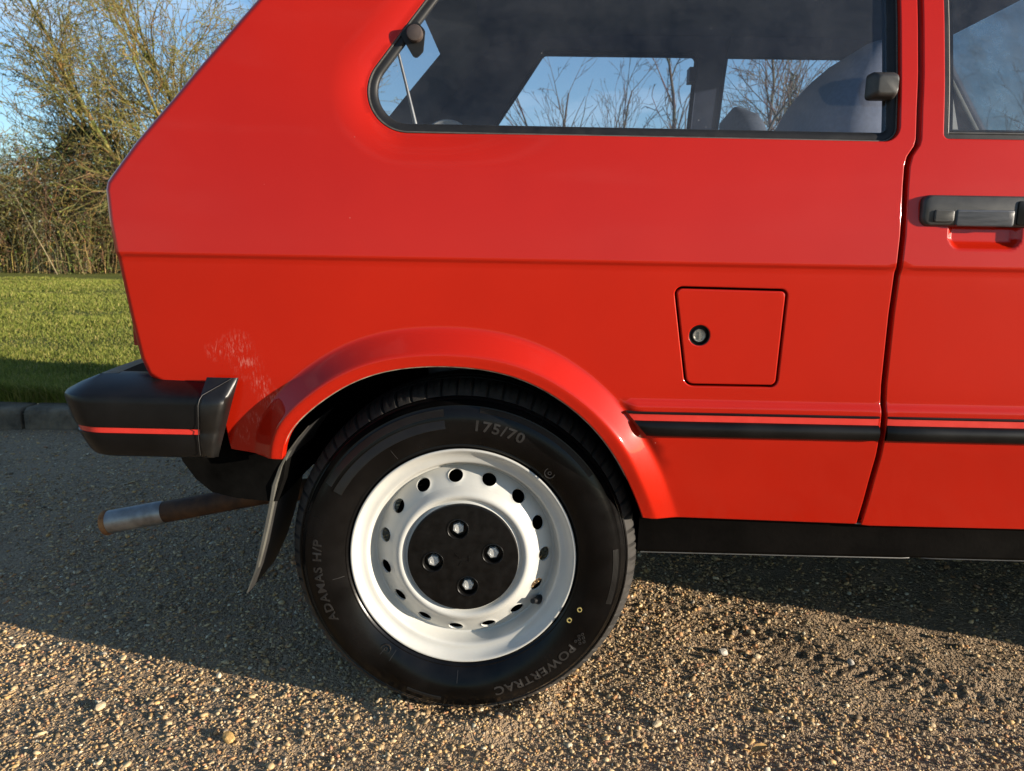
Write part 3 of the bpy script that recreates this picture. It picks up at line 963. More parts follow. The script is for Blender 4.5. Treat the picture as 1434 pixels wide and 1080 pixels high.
# ---- windows: rubber seal, pane
def seal_ring(name, P, widths, heights, mat, parent, mirror=False, basey=None, yoff=0.0):
    """rubber profile running round an opening; widths are measured inwards"""
    P = P if area(P) > 0 else P[::-1]
    n2 = poly_normals(P)
    mb_v, faces = [], []
    n = len(P)
    for w, h in zip(widths, heights):
        Q = P-n2*w
        y = side_y(Q[:, 0], Q[:, 1], False)+.0+yoff-h
        mb_v.append(np.stack([Q[:, 0], y, Q[:, 1]], -1))
    V = np.vstack(mb_v)
    for i in range(len(widths)-1):
        for k in range(n):
            j = (k+1) % n
            faces.append((i*n+k, i*n+j, (i+1)*n+j, (i+1)*n+k))
    if mirror:
        V[:, 1] = WIDTH-V[:, 1]; faces = [f[::-1] for f in faces]
    return obj(name, V, faces, mat, parent, 40)
def pane(name, P, inset, yoff, mat, parent, mirror=False):
    P = P if area(P) > 0 else P[::-1]
    Q = P-poly_normals(P)*inset
    x0, z0 = Q.min(0); x1, z1 = Q.max(0)
    # one ruled sheet that follows the curve of the side
    pts = [Vector(p) for p in Q]; n = len(Q)
    g = [(x, z) for x in np.arange(x0+.03, x1, .05) for z in np.arange(z0+.03, z1, .05) if inside(Q, np.array([x]), np.array([z]))[0]]
    cv, ce, cf, *_ = delaunay_2d_cdt(pts+[Vector(p) for p in g], [(i, (i+1) % n) for i in range(n)], [], 1, 1e-6)
    V = np.array([(p.x, p.y) for p in cv])
    y = side_y(V[:, 0], V[:, 1], False)+yoff
    VV = np.stack([V[:, 0], y, V[:, 1]], -1)
    F = [tuple(f) for f in cf]
    if mirror: VV[:, 1] = WIDTH-VV[:, 1]
    o = obj(name, VV, F, mat, parent, 60)
    return o
SEAL_W = (-.004, .0015, .0022, .0048, .0056, .0100, .0135, .0150, .0165)
SEAL_H = (-.016, -.0100, -.0050, -.0042, -.0060, -.0062, -.0072, -.0090, -.0120)
for mir in (False, True):
    s = seal_ring('quarter_window', WINDOW, SEAL_W, SEAL_H, M['rubber'], CAR, mir, yoff=.004)
    pane('window_pane', WINDOW, .013, .014, M['glass'] if not mir else M['glass_far'], s, mir)
    if not mir:
        e = seal_ring('seal_edge', WINDOW, (.0020, .0028, .0042, .0050), (-.0046, -.0036, -.0036, -.0048), M['rubber_grey'], s, False, yoff=.004)
        qwin = s
    s2 = seal_ring('door_window', DOOR_WIN, (-.003, .001, .003, .009, .0125, .0150), (-.014, -.0040, -.0015, -.0015, -.0050, -.0110), M['rubber'], CAR, mir, yoff=.004)
    pane('window_pane', DOOR_WIN, .012, .015, M['glass_door'] if not mir else M['glass_far'], s2, mir)
    if not mir:
        seal_ring('seal_edge', DOOR_WIN, (.0100, .0108, .0125, .0132), (-.0030, -.0020, -.0030, -.0060), M['rubber_grey'], s2, False, yoff=.004)
# catch on the front edge of the pane
cy = float(side_y(.50, 1.0))
mb = MB()
loft(mb, same([rloop(.4800+e*1.3, .5185-e*.3, .9835+e, 1.0200-e, max(.006-e*.2, .002), cy-h) for e, h in ((0, -.010), (0, .002), (.0035, .0100), (.0065, .0125), (.0078, .0128))]))
mb.build('window_catch', M['grey_plastic'], qwin, 35)
# round hinge knob in the rear corner
mb = MB(); mb.lathe([(.0115, .014), (.0115, -.003), (.0108, -.0048), (.009, -.0054), (0, -.0054)], -.1690, 1.0685, 32, y0=float(side_y(-.169, 1.0685, False)))
mb.build('hinge_knob', M['brown_plastic'], qwin, 40)
mb = MB()
hz = rounded([(-.192, 1.070), (-.170, 1.034), (-.158, 1.046), (-.155, 1.075), (-.168, 1.088)], .006, .005)
loft(mb, [[(p[0], float(side_y(-.17, 1.06, False))+.013, p[1]) for p in hz], [(p[0], float(side_y(-.17, 1.06, False))+.009, p[1]) for p in hz]])
mb.build('hinge_plate', M['rubber'], qwin, 30)

# ---- side mouldings: thick black strip, red inlay, thin black line
def moulding(name, xl, xr, mat, parent, sec, mirror=False):
    V, F = [], []
    nx = max(2, int((xr-xl(.51))/.04))
    for (z, out) in sec:
        a = xl(z)
        for k in range(nx+1):
            x = a+(xr-a)*k/nx if k != 1 else a+.016
            yb = float(side_y(x, .516, False))
            V.append((x, yb-(out*.45 if k == 0 and out > 0 else out), z))
    m = nx+1
    for i in range(len(sec)-1):
        for k in range(nx):
            F.append((i*m+k, i*m+k+1, (i+1)*m+k+1, (i+1)*m+k))
    F.append(tuple(i*m for i in range(len(sec)-1, -1, -1)))
    F.append(tuple(i*m+nx for i in range(len(sec))))
    if mirror: V = [(x, WIDTH-y, z) for x, y, z in V]; F = [f[::-1] for f in F]
    return obj(name, V, F, mat, parent, 50)
THICK = [(.4910, -.006), (.4912, .0040), (.4930, .0068), (.4975, .0098), (.5030, .0108), (.5085, .0098), (.5128, .0068), (.5146, .0040), (.5150, -.004)]
INLAY = [(.5148, -.004), (.5150, .0024), (.5254, .0024), (.5256, -.004)]
LINE = [(.5254, -.004), (.5256, .0046), (.5270, .0056), (.5286, .0046), (.5290, -.006)]
sq = lambda z: .1530+(.529-z)*.86
sdr = lambda z: .5425
for mir in (False, True):
    for xl, xr in ((sq, .5290), (sdr, 1.57)):
        s = moulding('side_moulding', xl, xr, M['black_plastic'], CAR, THICK, mir)
        moulding('stripe', xl, xr-.0004, M['red_trim'], s, INLAY, mir)
        moulding('trim_line', xl, xr-.0002, M['black_plastic'], s, LINE, mir)

# ---- sill under the doors
mb = MB()
for mir in (False, True):
    mb = MB()
    sec = [(.040, .353), (.046, .349), (.052, .345), (.055, .338), (.058, .31), (.062, .284), (.066, .2795), (.080, .279), (.10, .279), (.12, .36)]
    xs = [.190, .192, .60, 1.2, 1.78]
    V = [(x, (WIDTH-y if mir else y), z) for (y, z) in sec for x in xs]
    F = []
    m = len(xs)
    for i in range(len(sec)-1):
        for k in range(m-1):
            F.append((i*m+k, (i+1)*m+k, (i+1)*m+k+1, i*m+k+1) if not mir else (i*m+k+1, (i+1)*m+k+1, (i+1)*m+k, i*m+k))
    F.append(tuple(i*m for i in range(len(sec))))
    sill = obj('sill', V, F, M['sill'], CAR, 30)
    if not mir:
        mb2 = MB()
        mb2.tube([(.195, .060, .2805), (.45, .060, .2802), (.62, .060, .2806), (.635, .066, .279)], .0009, 5)
        mb2.tube([(.655, .066, .279), (.67, .0605, .2806), (1.2, .060, .2800), (1.7, .060, .2795)], .0009, 5)
        mb2.build('sill_seam', M['rubber_grey'], sill, 60)
        mb3 = MB()
        mb3.tube([(.530, .0435, .3445), (.55, .0425, .3432), (1.0, .0425, .3420), (1.57, .0425, .3415)], .0016, 5)
        mb3.build('sill_edge', M['rubber_grey'], sill, 60)

# dark returns behind the door gap and inside the body
mb = MB()
mb.box(.520, .575, .085, .095, .345, .93)
mb.box(.19, 1.7, .125, .14, .30, .90)
mb.build('inner_pillar', M['underbody'], CAR, 30)

# ---- front wings, bonnet, roof, hatch, glass, nose
LIPF = LIPS+np.array((2.15, 0))
wing = [tuple(p) for p in LIPF[::4] if p[1] > .4415 and p[0] < 2.05]+[tuple(p) for p in LIPF[::4] if p[1] > .40 and p[0] >= 2.05]
wing = [(1.579, .3445), (1.70, .3445), (1.735, .40)]+wing+[(2.42, .40), (2.70, .42), (2.745, .50), (2.735, .74), (2.70, .775), (2.3, .815), (1.9, .85), (1.70, .880), (1.655, .897), (1.606, .75)]
wing = resample(np.array(wing), .02)
exf = (EXTRA[0]+2.15, EXTRA[1], lambda gx, gz: dist_poly(gx, gz, LIPC+np.array((2.15, 0))) > .06)
for mir in (False, True):
    panel('front_wing', wing, [], M['paint'], side_y, CAR, mirror=mir, zrows=CREASES, extra=exf, step=.025)
def sheet(name, rows, mat, parent, smooth=40, thick=0.0):
    """rows of points -> grid"""
    V = [p for r in rows for p in r]; m = len(rows[0]); F = []
    for i in range(len(rows)-1):
        for k in range(m-1):
            F.append((i*m+k, i*m+k+1, (i+1)*m+k+1, (i+1)*m+k))
    return obj(name, V, F, mat, parent, smooth)
def arc_rows(line, crown, edge):
    """line: (x, z, y_edge); each becomes a row across the car, crowned"""
    rows = []
    for (x, z, ye) in line:
        rows.append([(x, ye+(WIDTH-2*ye)*t, z+crown*(1-(2*t-1)**4)) for t in np.linspace(0, 1, 17)])
    return rows
sheet('bonnet', arc_rows([(1.66, .890, .04), (1.9, .855, .045), (2.3, .817, .06), (2.70, .777, .08), (2.735, .755, .085)], .012, 0), M['paint'], CAR)
roof_rows = []
for x, z in ((-.130, 1.406), (-.12, 1.420), (.1, 1.428), (.5, 1.434), (.9, 1.430), (1.23, 1.414)):
    roof_rows.append([(x, y, z+dz) for y, dz in [(.182, -.004), (.195, .010), (.23, .020), (.35, .030), (.771, .036), (1.19, .030), (1.312, .020), (1.347, .010), (1.36, -.004)]])
sheet('roof', roof_rows, M['paint'], CAR)
rows = [[(x, y, z) for y in np.linspace(.13, WIDTH-.13, 9)] for x, z in ((-.165, 1.383), (-.10, 1.397), (.3, 1.420), (.8, 1.420), (1.22, 1.402))]
sheet('headliner', rows, M['headliner'], CAR)
ws = [[(x, y0+(WIDTH-2*y0)*t, z) for t in np.linspace(0, 1, 9)] for x, z, y0 in ((1.68, .89, .06), (1.46, 1.15, .10), (1.24, 1.412, .17))]
sheet('windscreen', ws, M['glass_wet'], CAR)
for s_ in (0, 1):
    mb = MB()
    mb.tube([(1.675, .075, .89), (1.47, .105, 1.13), (1.237, .175, 1.412)] if not s_ else [(1.675, WIDTH-.075, .89), (1.47, WIDTH-.105, 1.13), (1.237, WIDTH-.175, 1.412)], .024, 8)
    pil = mb.build('windscreen_pillar', M['interior'], CAR, 60)
    mb = MB()
    yy_ = (lambda v: WIDTH-v) if s_ else (lambda v: v)
    mb.tube([(1.655, yy_(.105), .89), (1.45, yy_(.135), 1.13), (1.225, yy_(.20), 1.405)], .006, 6)
    mb.build('pillar_trim_strip', M['seat_light'], pil, 60)
# rear: hatch frame with opening, tail panel
def rear_x(z):
    return float(np.interp(z, [.40, .559, .5708, .5927, .658, .722, .7514, .7953, .825, .840, .848, .9044, .9645, 1.0394, 1.1183, 1.418],
                           [-.54, -.5595, -.580, -.5895, -.6015, -.6115, -.6157, -.623, -.6255, -.6270, -.625, -.581, -.5275, -.465, -.399, -.1385]))
hzs = [.86, .90, .93, .96, 1.04, 1.12, 1.20, 1.31, 1.36, 1.405]
def edge_y(z, x=-.4): return float(side_y(x, z, False))
def hatch_y(t, z):
    e = edge_y(z, rear_x(z))+.010
    return e+(WIDTH-2*e)*t
bow = lambda t: -.030*(1-(2*t-1)**2)
hatch_root = None
V = []; F = []
ts = [0, .03, .09, .105, .3, .5, .7, .895, .91, .97, 1]
for z in hzs:
    for t in ts: V.append((rear_x(z)+.004+bow(t), hatch_y(t, z), z))
m = len(ts)
for i in range(len(hzs)-1):
    for k in range(m-1):
        if 2 <= i <= 6 and 3 <= k <= 6: continue
        F.append((i*m+k+1, i*m+k, (i+1)*m+k, (i+1)*m+k+1))
hatch = obj('hatch', V, F, M['paint'], CAR, 40)
V = []; F = []
gts = np.linspace(.10, .90, 9)
gz = (.925, 1.0, 1.1, 1.2, 1.315)
for z in gz:
    for t in gts: V.append((rear_x(z)+.006+bow(t), hatch_y(t, z), z))
for i in range(len(gz)-1):
    for k in range(8): F.append((i*9+k+1, i*9+k, (i+1)*9+k, (i+1)*9+k+1))
obj('hatch_glass', V, F, M['glass_far'], hatch, 60)
rows = [[(rear_x(z)+.002+bow(t)*.5, hatch_y(t, z), z) for t in np.linspace(0, 1, 13)] for z in (.855, .843, .80, .7514, .70, .64, .58, .55, .45)]
tail = sheet('tail_panel', rows, M['paint'], CAR)
for y0 in (.10, WIDTH-.34):
    mb = MB(); mb.box(-.640, -.600, y0, y0+.24, .60, .72)
    mb.build('tail_lamp', M['lamp_red'], tail, 30)
# interior skin of the hatch pillars (dark trim that frames the rear glass)
for s in (0, 1):
    rows = []
    for z in (.88, 1.0, 1.1, 1.2, 1.30, 1.40):
        y_a = edge_y(z, rear_x(z))+.03; y_b = (y_a+.14+.06*(z-.88)) if not s else WIDTH-1.02
        row = [(rear_x(z)+.035, y_a, z), (rear_x(z)+.030, (y_a+y_b)/2, z), (rear_x(z)+.012, y_b, z)]
        if s: row = [(x, WIDTH-y, zz) for x, y, zz in row][::-1]
        rows.append(row)
    sheet('pillar_trim', rows, M['interior'], CAR)
sheet('header_trim', [[(rear_x(z)+.02, y, z) for y in (.2, .5, .771, 1.1, 1.34)] for z in (1.275, 1.33, 1.395)], M['interior'], CAR)
# nose
rows = [[(x+.02*(1-(2*t-1)**2), .085+(WIDTH-.17)*t, z) for t in np.linspace(0, 1, 9)] for x, z in ((2.735, .757), (2.742, .70), (2.742, .55), (2.735, .50), (2.70, .40))]
nose = sheet('nose_panel', rows, M['paint'], CAR)
for y0 in (.14, WIDTH-.34):
    mb = MB(); mb.box(2.735, 2.758, y0, y0+.20, .57, .70); mb.build('headlamp', M['lamp_clear'], nose, 30)
mb = MB(); mb.box(2.735, 2.765, .36, WIDTH-.36, .57, .70)
mb.build('grille', M['black_plastic'], nose, 30)
mb = MB(); mb.box(2.62, 2.70, .06, WIDTH-.06, .19, .42); mb.build('sun_blocking_apron', M['underbody'], CAR, 30)  # unseen apron, added to stop sunlight slipping in below the nose
mb = MB(); mb.box(2.15, 2.55, .30, WIDTH-.30, .17, .55); mb.box(1.95, 2.15, .22, WIDTH-.22, .16, .30); mb.build('sun_blocking_sump', M['underbody'], CAR, 30)  # unseen boxes, added to keep the ground beneath the car out of the sun

# ---- bumpers: one section swept round the corner
def bumper(name, path, sec, mat, parent, smooth=24, caps=True):
    """path: list of (x, y); sec: (out, z)"""
    P = np.array(path)
    t = np.gradient(P, axis=0); t /= np.linalg.norm(t, axis=1)[:, None]
    nn = np.stack([-t[:, 1], t[:, 0]], -1)
    V = []; F = []
    m = len(sec)
    for p, n in zip(P, nn):
        for (o, z) in sec: V.append((p[0]+n[0]*o, p[1]+n[1]*o, z))
    V = [(x+(.545-z)*.30*float(smoothstep((-.585-x)/.06)), y, z) for x, y, z in V]      # the tail leans in towards the ground
    for i in range(len(P)-1):
        for k in range(m-1):
            F.append((i*m+k, i*m+k+1, (i+1)*m+k+1, (i+1)*m+k))
    if caps:
        F.append(tuple(range(m-1, -1, -1))); F.append(tuple((len(P)-1)*m+k for k in range(m)))
    return obj(name, V, F, mat, parent, smooth)
def bumper_path(x_in, x_mid, y_face, ycorner):
    pts = [(x_in, y_face), (x_in-.06, y_face), (x_in-.12, y_face), (-.648, y_face)]
    # corner
    for a in np.linspace(8, 82, 8):
        pts.append((-.648-.036*math.sin(R(a)), y_face+.036*(1-math.cos(R(a)))))
    for y in (.10, .16, .25, .4, .6, .771):
        pts.append((-.690-.045*math.sin(min(1, (y-.05)/.72)*math.pi/2), y))
    pts += [(x, WIDTH-y) for x, y in pts[-2::-1]]
    return pts
bp_ = bumper_path(-.476, 0, -.004, 0)
SECB = [(-.060, .552), (-.056, .5650), (-.030, .5640), (.000, .5530), (.0210, .5430), (.0250, .5395), (.0270, .5350), (.0275, .5290), (.0275, .5020), (.0262, .4935), (.0225, .4925)]
SECB2 = [(.0225, .4845), (.0255, .4835), (.0250, .475), (.0200, .4540), (.0165, .4480), (.0100, .4450), (-.052, .4450)]
SECS = [(.0215, .4935), (.0238, .4925), (.0238, .4845), (.0215, .4835)]
bump_o = bumper('rear_bumper', bp_, SECB, M['black_plastic'], CAR)
bump_o['label'] = 'black plastic wraparound rear bumper with a red stripe'
bumper('bumper_base', bp_, SECB2, M['black_plastic'], bump_o)
bumper('stripe', bp_, SECS, M['red_trim'], bump_o, 30)
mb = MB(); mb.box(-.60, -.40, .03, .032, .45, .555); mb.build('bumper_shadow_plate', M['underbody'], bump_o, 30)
# end pieces with a slanted front edge
for s in (0, 1):
    full = [(.0, .5672), (.0225, .5440), (.0275, .5385), (.0300, .5300), (.0300, .4960), (.0275, .4930), (.0272, .4850), (.0280, .4820), (.0270, .470), (.0215, .4520), (.0160, .4462), (.0, .4440)]
    V = []; F = []; m = len(full)
    for (o, z) in full:
        x0 = -.4845+(z-.445)*.05; x1 = -.4661+(z-.4475)*.30
        for u, k in ((0, .95), (.06, 1), (.35, 1), (.72, .97), (.88, .84), (.96, .55), (1, .05)):
            y = -.002-o*k
            V.append((x0+(x1-x0)*u, y if not s else WIDTH-y, z))
    for i in range(m-1):
        for k in range(6):
            q = (i*7+k, (i+1)*7+k, (i+1)*7+k+1, i*7+k+1)
            F.append(q if not s else q[::-1])
    obj('bumper_end', V, F, M['bumper_end'], bump_o, 40)
    if not s:
        mb = MB(); mb.tube([(-.440, -.0045, .5665), (-.476, -.0262, .5445), (-.4785, -.0308, .5385), (-.4800, -.0335, .5300), (-.4815, -.0335, .4960), (-.4825, -.0308, .4910), (-.483, -.0318, .481), (-.4845, -.0255, .452)], .0005, 5)
        mb.build('end_seam', M['letter'], bump_o, 60)
fb = [(WX, WY) for WX, WY in [(2.12-p[0], p[1]) for p in bp_]]
fb = [(2.47, -.004), (2.55, -.004), (2.70, -.004)]+[(2.72+.06*math.sin(R(a)), -.004+.06*(1-math.cos(R(a)))) for a in np.linspace(10, 80, 6)]+[(2.80, .2), (2.82, .5), (2.825, .771)]
fb += [(x, WIDTH-y) for x, y in fb[-2::-1]]
bumper('front_bumper', fb, SECB+SECB2, M['black_plastic'], CAR)

# black valance behind the bumper and the underside
mb = MB()
vz = [(-.548, .452), (-.540, .425), (-.520, .396), (-.495, .375), (-.455, .366), (-.395, .362), (-.380, .40), (-.372, .452)]
loft(mb, [[(x, .034, z) for x, z in vz], [(x, .045, z-.004) for x, z in vz], [(x, .30, z) for x, z in vz]])
loft(mb, [[(x, .034, z) for x, z in vz[::-1]], [(x*.999, .032, z) for x, z in vz[::-1]]])
mb.build('rear_valance', M['underbody'], CAR, 40)
mb = MB()
mb.box(-.52, 2.60, .25, WIDTH-.25, .36, .40)
mb.box(.18, 1.75, .13, WIDTH-.13, .30, .36)
mb.box(-.10, .06, .30, WIDTH-.30, .20, .26)
mb.build('floor_pan', M['underbody'], CAR, 30)
for s_ in (0, 1):  # unseen arms, added and thickened to block sun passing under the car
    mb = MB(); y0_, y1_ = (.195, .62) if not s_ else (WIDTH-.62, WIDTH-.195)
    mb.tube([(-.05, y0_, .13), (-.04, (y0_+y1_)/2, .15), (-.02, y1_, .19)], [.062, .06, .04], 10)
    mb.tube([(-.16, y0_, .16), (-.12, (y0_+y1_)/2, .17), (-.08, y1_, .19)], .04, 10)
    mb.build('sun_blocking_arm', M['underbody'], CAR, 50)
# wheel housings
for cx in (-.094, 2.056):
    for s in (0, 1):
        mb = MB()
        hp = [(p[0]+(cx+.094)*1.0, p[1]) for p in LIPS[2:-2:4]]
        hp = [(cx+(x-cx)*1.03, .2735+(z-.2735)*1.03) for x, z in hp]
        yy = (.018, .05, .27)
        tuck = [max(0.0, float(side_y(x, max(z, .345), False))+.004) for x, z in hp]      # stay behind the panel where it tucks under
        V = [(x, (WIDTH-(y+t) if s else y+t), z) for y in yy for (x, z), t in zip(hp, tuck)]
        m = len(hp)
        F = [(i*m+k, i*m+k+1, (i+1)*m+k+1, (i+1)*m+k) for i in range(2) for k in range(m-1)]
        F.append(tuple(2*m+k for k in range(m)))
        mb.add(V, F)
        mb.build('wheel_housing', M['underbody'], CAR, 50)

# ---- mud flap behind the wheel
for s in (0, 1):
    c = [(-.3350, .4885), (-.3520, .4690), (-.3700, .4450), (-.3835, .420), (-.3940, .390), (-.4020, .355), (-.4100, .320), (-.4180, .285), (-.4290, .248), (-.4460, .205)]
    th = [.0018, .0028, .0038, .0044, .0048, .0052, .0052, .0048, .0040, .0022]
    mb = MB()
    yA, yB = .030, .185
    V = []; F = []
    for (x, z), t in zip(c, th):
        for (y, k) in ((yA+.004, -1), (yA, -.5), (yA, .5), (yA+.004, 1), (yB, 1), (yB, -1)):
            y2 = y+(.010*math.sin(z*60))*.25
            if y == yB: y2 -= max(0, (.30-z))*.25
            V.append((x+t*k, (WIDTH-y2 if s else y2), z+t*k*.35))
    m = 6
    for i in range(len(c)-1):
        for k in range(m):
            j = (k+1) % m
            q = (i*m+k, i*m+j, (i+1)*m+j, (i+1)*m+k)
            F.append(q if not s else q[::-1])
    F.append(tuple(range(m))); F.append(tuple((len(c)-1)*m+k for k in range(m-1, -1, -1)))
    o = obj('mud_flap', V, F, M['flap_dark'], CAR, 40)
    o.data.materials.append(M['flap_rubber'])
    for p in o.data.polygons:
        if abs(p.normal.y) > .35 and (p.center.y < .1 or p.center.y > WIDTH-.1): p.material_index = 1
    if s == 0: o['label'] = 'curled black rubber mud flap with worn grey edge'

# ---- exhaust
mb = MB()
path = [(-.30, .30, .315), (-.42, .272, .303), (-.50, .258, .296), (-.57, .252, .283), (-.64, .250, .268), (-.705, .250, .2545)]
mb.tube(path, .0205, 20)
ex = mb.build('exhaust_pipe', M['pipe'], CAR, 50)
mb = MB()
a, b_ = Vector((-.690, .250, .2577)), Vector((-.800, .250, .2345))
ax = (b_-a).normalized(); s1 = Vector((0, 1, 0)); s2 = ax.cross(s1)
def pipe_rings(prof):
    rr = []
    for (t, r) in prof:
        rr.append([a+ax*t+s1*(r*math.cos(2*math.pi*k/28))+s2*(r*math.sin(2*math.pi*k/28)) for k in range(28)])
    return rr
loft(mb, pipe_rings([(-.005, .0205), (0, .0225), (.105, .0225), (.1085, .0232)]), False)
mb.build('pipe_sleeve', M['pipe_tip'], ex, 40)
mb = MB(); loft(mb, pipe_rings([(.104, .0228), (.1085, .0245), (.113, .0248), (.1150, .0235), (.1150, .0205), (.110, .0195), (.02, .0190)]), True)
mb.build('pipe_rim', M['rust'], ex, 40)

# ------------------------------------------------------------------ wheels
def text_tris(body, size):
    cu = bpy.data.curves.new('t', 'FONT')
    cu.body = body; cu.size = size; cu.extrude = .0003; cu.align_x = 'CENTER'; cu.space_character = 1.12; cu.offset = size*.022; cu.resolution_u = 3
    o = bpy.data.objects.new('t', cu); COL.objects.link(o)
    dg = bpy.context.evaluated_depsgraph_get()
    me = o.evaluated_get(dg).to_mesh()
    V = [tuple(v.co) for v in me.vertices]; F = [tuple(p.vertices) for p in me.polygons]
    o.evaluated_get(dg).to_mesh_clear()
    bpy.data.objects.remove(o); bpy.data.curves.remove(cu)
    return V, F
# tyre section: (radius, y), y measured from the rim flange, towards the photographer negative
TYRE = [(.166, .020), (.176, .010), (.1805, .004), (.1835, .0015), (.187, -.0035), (.1885, -.0045), (.190, -.0042), (.1965, -.0085), (.2045, -.0120), (.2130, -.0148), (.2220, -.0160), (.2310, -.0160),
        (.2390, -.0146), (.2460, -.0120), (.2515, -.0092), (.2532, -.0090), (.2548, -.0066), (.2580, -.0035), (.2605, -.0005), (.2612, .0022), (.2625, .0030), (.2640, .0022), (.2662, .0040), (.2705, .0080), (.2750, .0130),
        (.2792, .0190), (.2822, .0270), (.2840, .0360)]
def tyre_y(r, a=0.0):
    """sidewall depth at radius r and angle a, with the bulge over the contact patch"""
    d = (a+.5*math.pi+math.pi) % (2*math.pi)-math.pi
    return float(np.interp(r, [p[0] for p in TYRE[:16]], [p[1] for p in TYRE[:16]]))-.006*math.exp(-(d/.42)**2)*math.exp(-((r-.240)/.030)**2)
def build_wheel(full=True):
    w = MB()
    # hub and drum, dark, behind the holes
    w.lathe([(.0, .030), (.105, .030), (.112, .036), (.112, .060), (.128, .062), (.130, .115), (0, .115)], 0, 0, 40)
    wheel = obj('wheel', w.v, w.f, M['underbody'], None, 40)
    # tyre
    segs = 560
    prof = list(TYRE)
    tread = [(.2846, .046), (.2850, .060), (.2778, .0605), (.2778, .067), (.2850, .0675), (.2852, .088), (.2778, .0885), (.2778, .096), (.2852, .0965), (.2850, .120), (.2840, .146), (.2792, .163), (.262, .182), (.23, .196), (.19, .185), (.172, .165)]
    allp = prof+tread
    nR = len(allp)
    ang = np.linspace(0, 2*np.pi, segs, endpoint=False)
    rr = np.array([p[0] for p in allp])[:, None]*np.ones((1, segs)); yy = np.array([p[1] for p in allp])[:, None]*np.ones((1, segs))
    slot = (np.arange(segs) % 8 == 0)
    for i, (r, y) in enumerate(allp):
        if r > .268 and y < .06: 
            k = min(1, (r-.266)/.006)
            rr[i, slot] -= .0055*k
            slot2 = (np.arange(segs) % 8 == 4)
            if .273 < r: rr[i, slot2] -= .0016
    x = rr*np.cos(ang); z = rr*np.sin(ang)
    sag = np.exp(-((ang-1.5*np.pi)/.42)**2)      # the sidewall bulges over the contact patch
    for i, (r, y) in enumerate(allp):
        if y < .02: yy[i] -= .006*sag*math.exp(-((r-.240)/.030)**2)
    z = np.maximum(z, -.2735+.001)      # the loaded contact patch
    V = np.stack([x.ravel(), yy.ravel(), z.ravel()], -1)
    F = []; MI = []
    for i in range(nR-1):
        for k in range(segs):
            j = (k+1) % segs
            F.append((i*segs+k, (i+1)*segs+k, (i+1)*segs+j, i*segs+j)); MI.append(1 if i >= 22 else 0)
    ty = obj('tyre', V, F, M['tyre'], wheel, 32, local=True)
    ty.data.materials.append(M['tyre_tread'])
    ty.data.polygons.foreach_set('material_index', np.array(MI, dtype=np.int32))
    # rim: lathed flange and barrel, then the pierced disc
    mb = MB()
    mb.lathe([(.172, .010), (.1785, .0035), (.1812, .0010), (.1822, -.0010), (.1818, -.0028), (.1800, -.0036), (.1782, -.0028), (.1758, .0000), (.1725, .0040), (.1680, .0072), (.1630, .0088), (.1590, .0092), (.1566, .0106), (.1550, .0140), (.1540, .0200),
              (.1515, .0270), (.1492, .0330), (.1480, .0350), (.1465, .0358), (.1452, .0356)], 0, 0, 160)
    cone = [(.1452, .0350), (.1438, .0338), (.1395, .0300), (.1355, .0265), (.1315, .0231), (.1270, .0194), (.1220, .0155), (.1170, .0118)]
    cr = np.array(cone); s = np.r_[0, np.cumsum(np.linalg.norm(np.diff(cr, axis=0), axis=1))]
    L = s[-1]; vh = float(np.interp(.1315, cr[::-1, 0], s[::-1])); Rm = .1315; half = R(12)*Rm
    hole = np.array([(0.0126*math.cos(a), vh+0.0126*math.sin(a)) for a in np.linspace(0, 2*math.pi, 28, endpoint=False)])
    bd = [(-half, 0), (half, 0), (half, L), (-half, L)]
    bd = resample(np.array(bd), .0046)
    gp = [(u, v) for u in np.arange(-half+.0046, half-.001, .0046) for v in np.arange(.004, L-.002, .0044) if math.hypot(u, v-vh) > .0148]
    gp += [tuple(np.array((0, vh))+(h-np.array((0, vh)))*1.12) for h in hole]
    pts = [Vector(p) for p in bd]+[Vector(p) for p in hole]+[Vector(p) for p in gp]
    nb, nh = len(bd), len(hole)
    ed = [(i, (i+1) % nb) for i in range(nb)]+[(nb+i, nb+(i+1) % nh) for i in range(nh)]
    cv, ce, cf, *_ = delaunay_2d_cdt(pts, ed, [], 0, 1e-7)
    cvn = np.array([(p.x, p.y) for p in cv])
    T = [f for f in cf if math.hypot(*(cvn[list(f)].mean(0)-np.array((0, vh)))) > 0.0125*.98 or False]
    T = [f for f in T if not all(math.hypot(cvn[i][0], cvn[i][1]-vh) < .01262 for i in f)]
    def onto(u, v, a0, push=0.0):
        r = float(np.interp(v, s, cr[:, 0])); y = float(np.interp(v, s, cr[:, 1]))
        a = a0+u/Rm
        # outward normal of the cone in the (r, y) plane
        nr, ny = .655, -.755
        r += nr*push; y += ny*push
        return (r*math.cos(a), y, r*math.sin(a))
    for k in range(15):
        a0 = R(96.3+24*k)
        lipf = lambda u, v: .0009*math.exp(-((math.hypot(u, v-vh)-.0129)/.0011)**2)
        mb.add([onto(u, v, a0, lipf(u, v)) for u, v in cvn], [tuple(f) for f in T])
        n = len(hole); VV = []; FF = []
        for sc, dp in ((1.0, .0009), (.955, .0010), (.945, .0004), (.940, -.0022)):
            VV += [onto(h[0]*sc, vh+(h[1]-vh)*sc, a0, dp) for h in hole]
        for i in range(3):
            for q in range(n): FF.append((i*n+q, i*n+(q+1) % n, (i+1)*n+(q+1) % n, (i+1)*n+q))
        mb.add(VV, FF)
    mb.lathe([(.1170, .0118), (.1145, .0096), (.1115, .0066), (.1080, .0034), (.1045, .0016), (.1010, .0018), (.0970, .0042), (.0950, .0068), (.0935, .0078), (.0915, .0070), (.0900, .0052), (.0888, .0040), (.0880, .0060), (.086, .012)], 0, 0, 160)
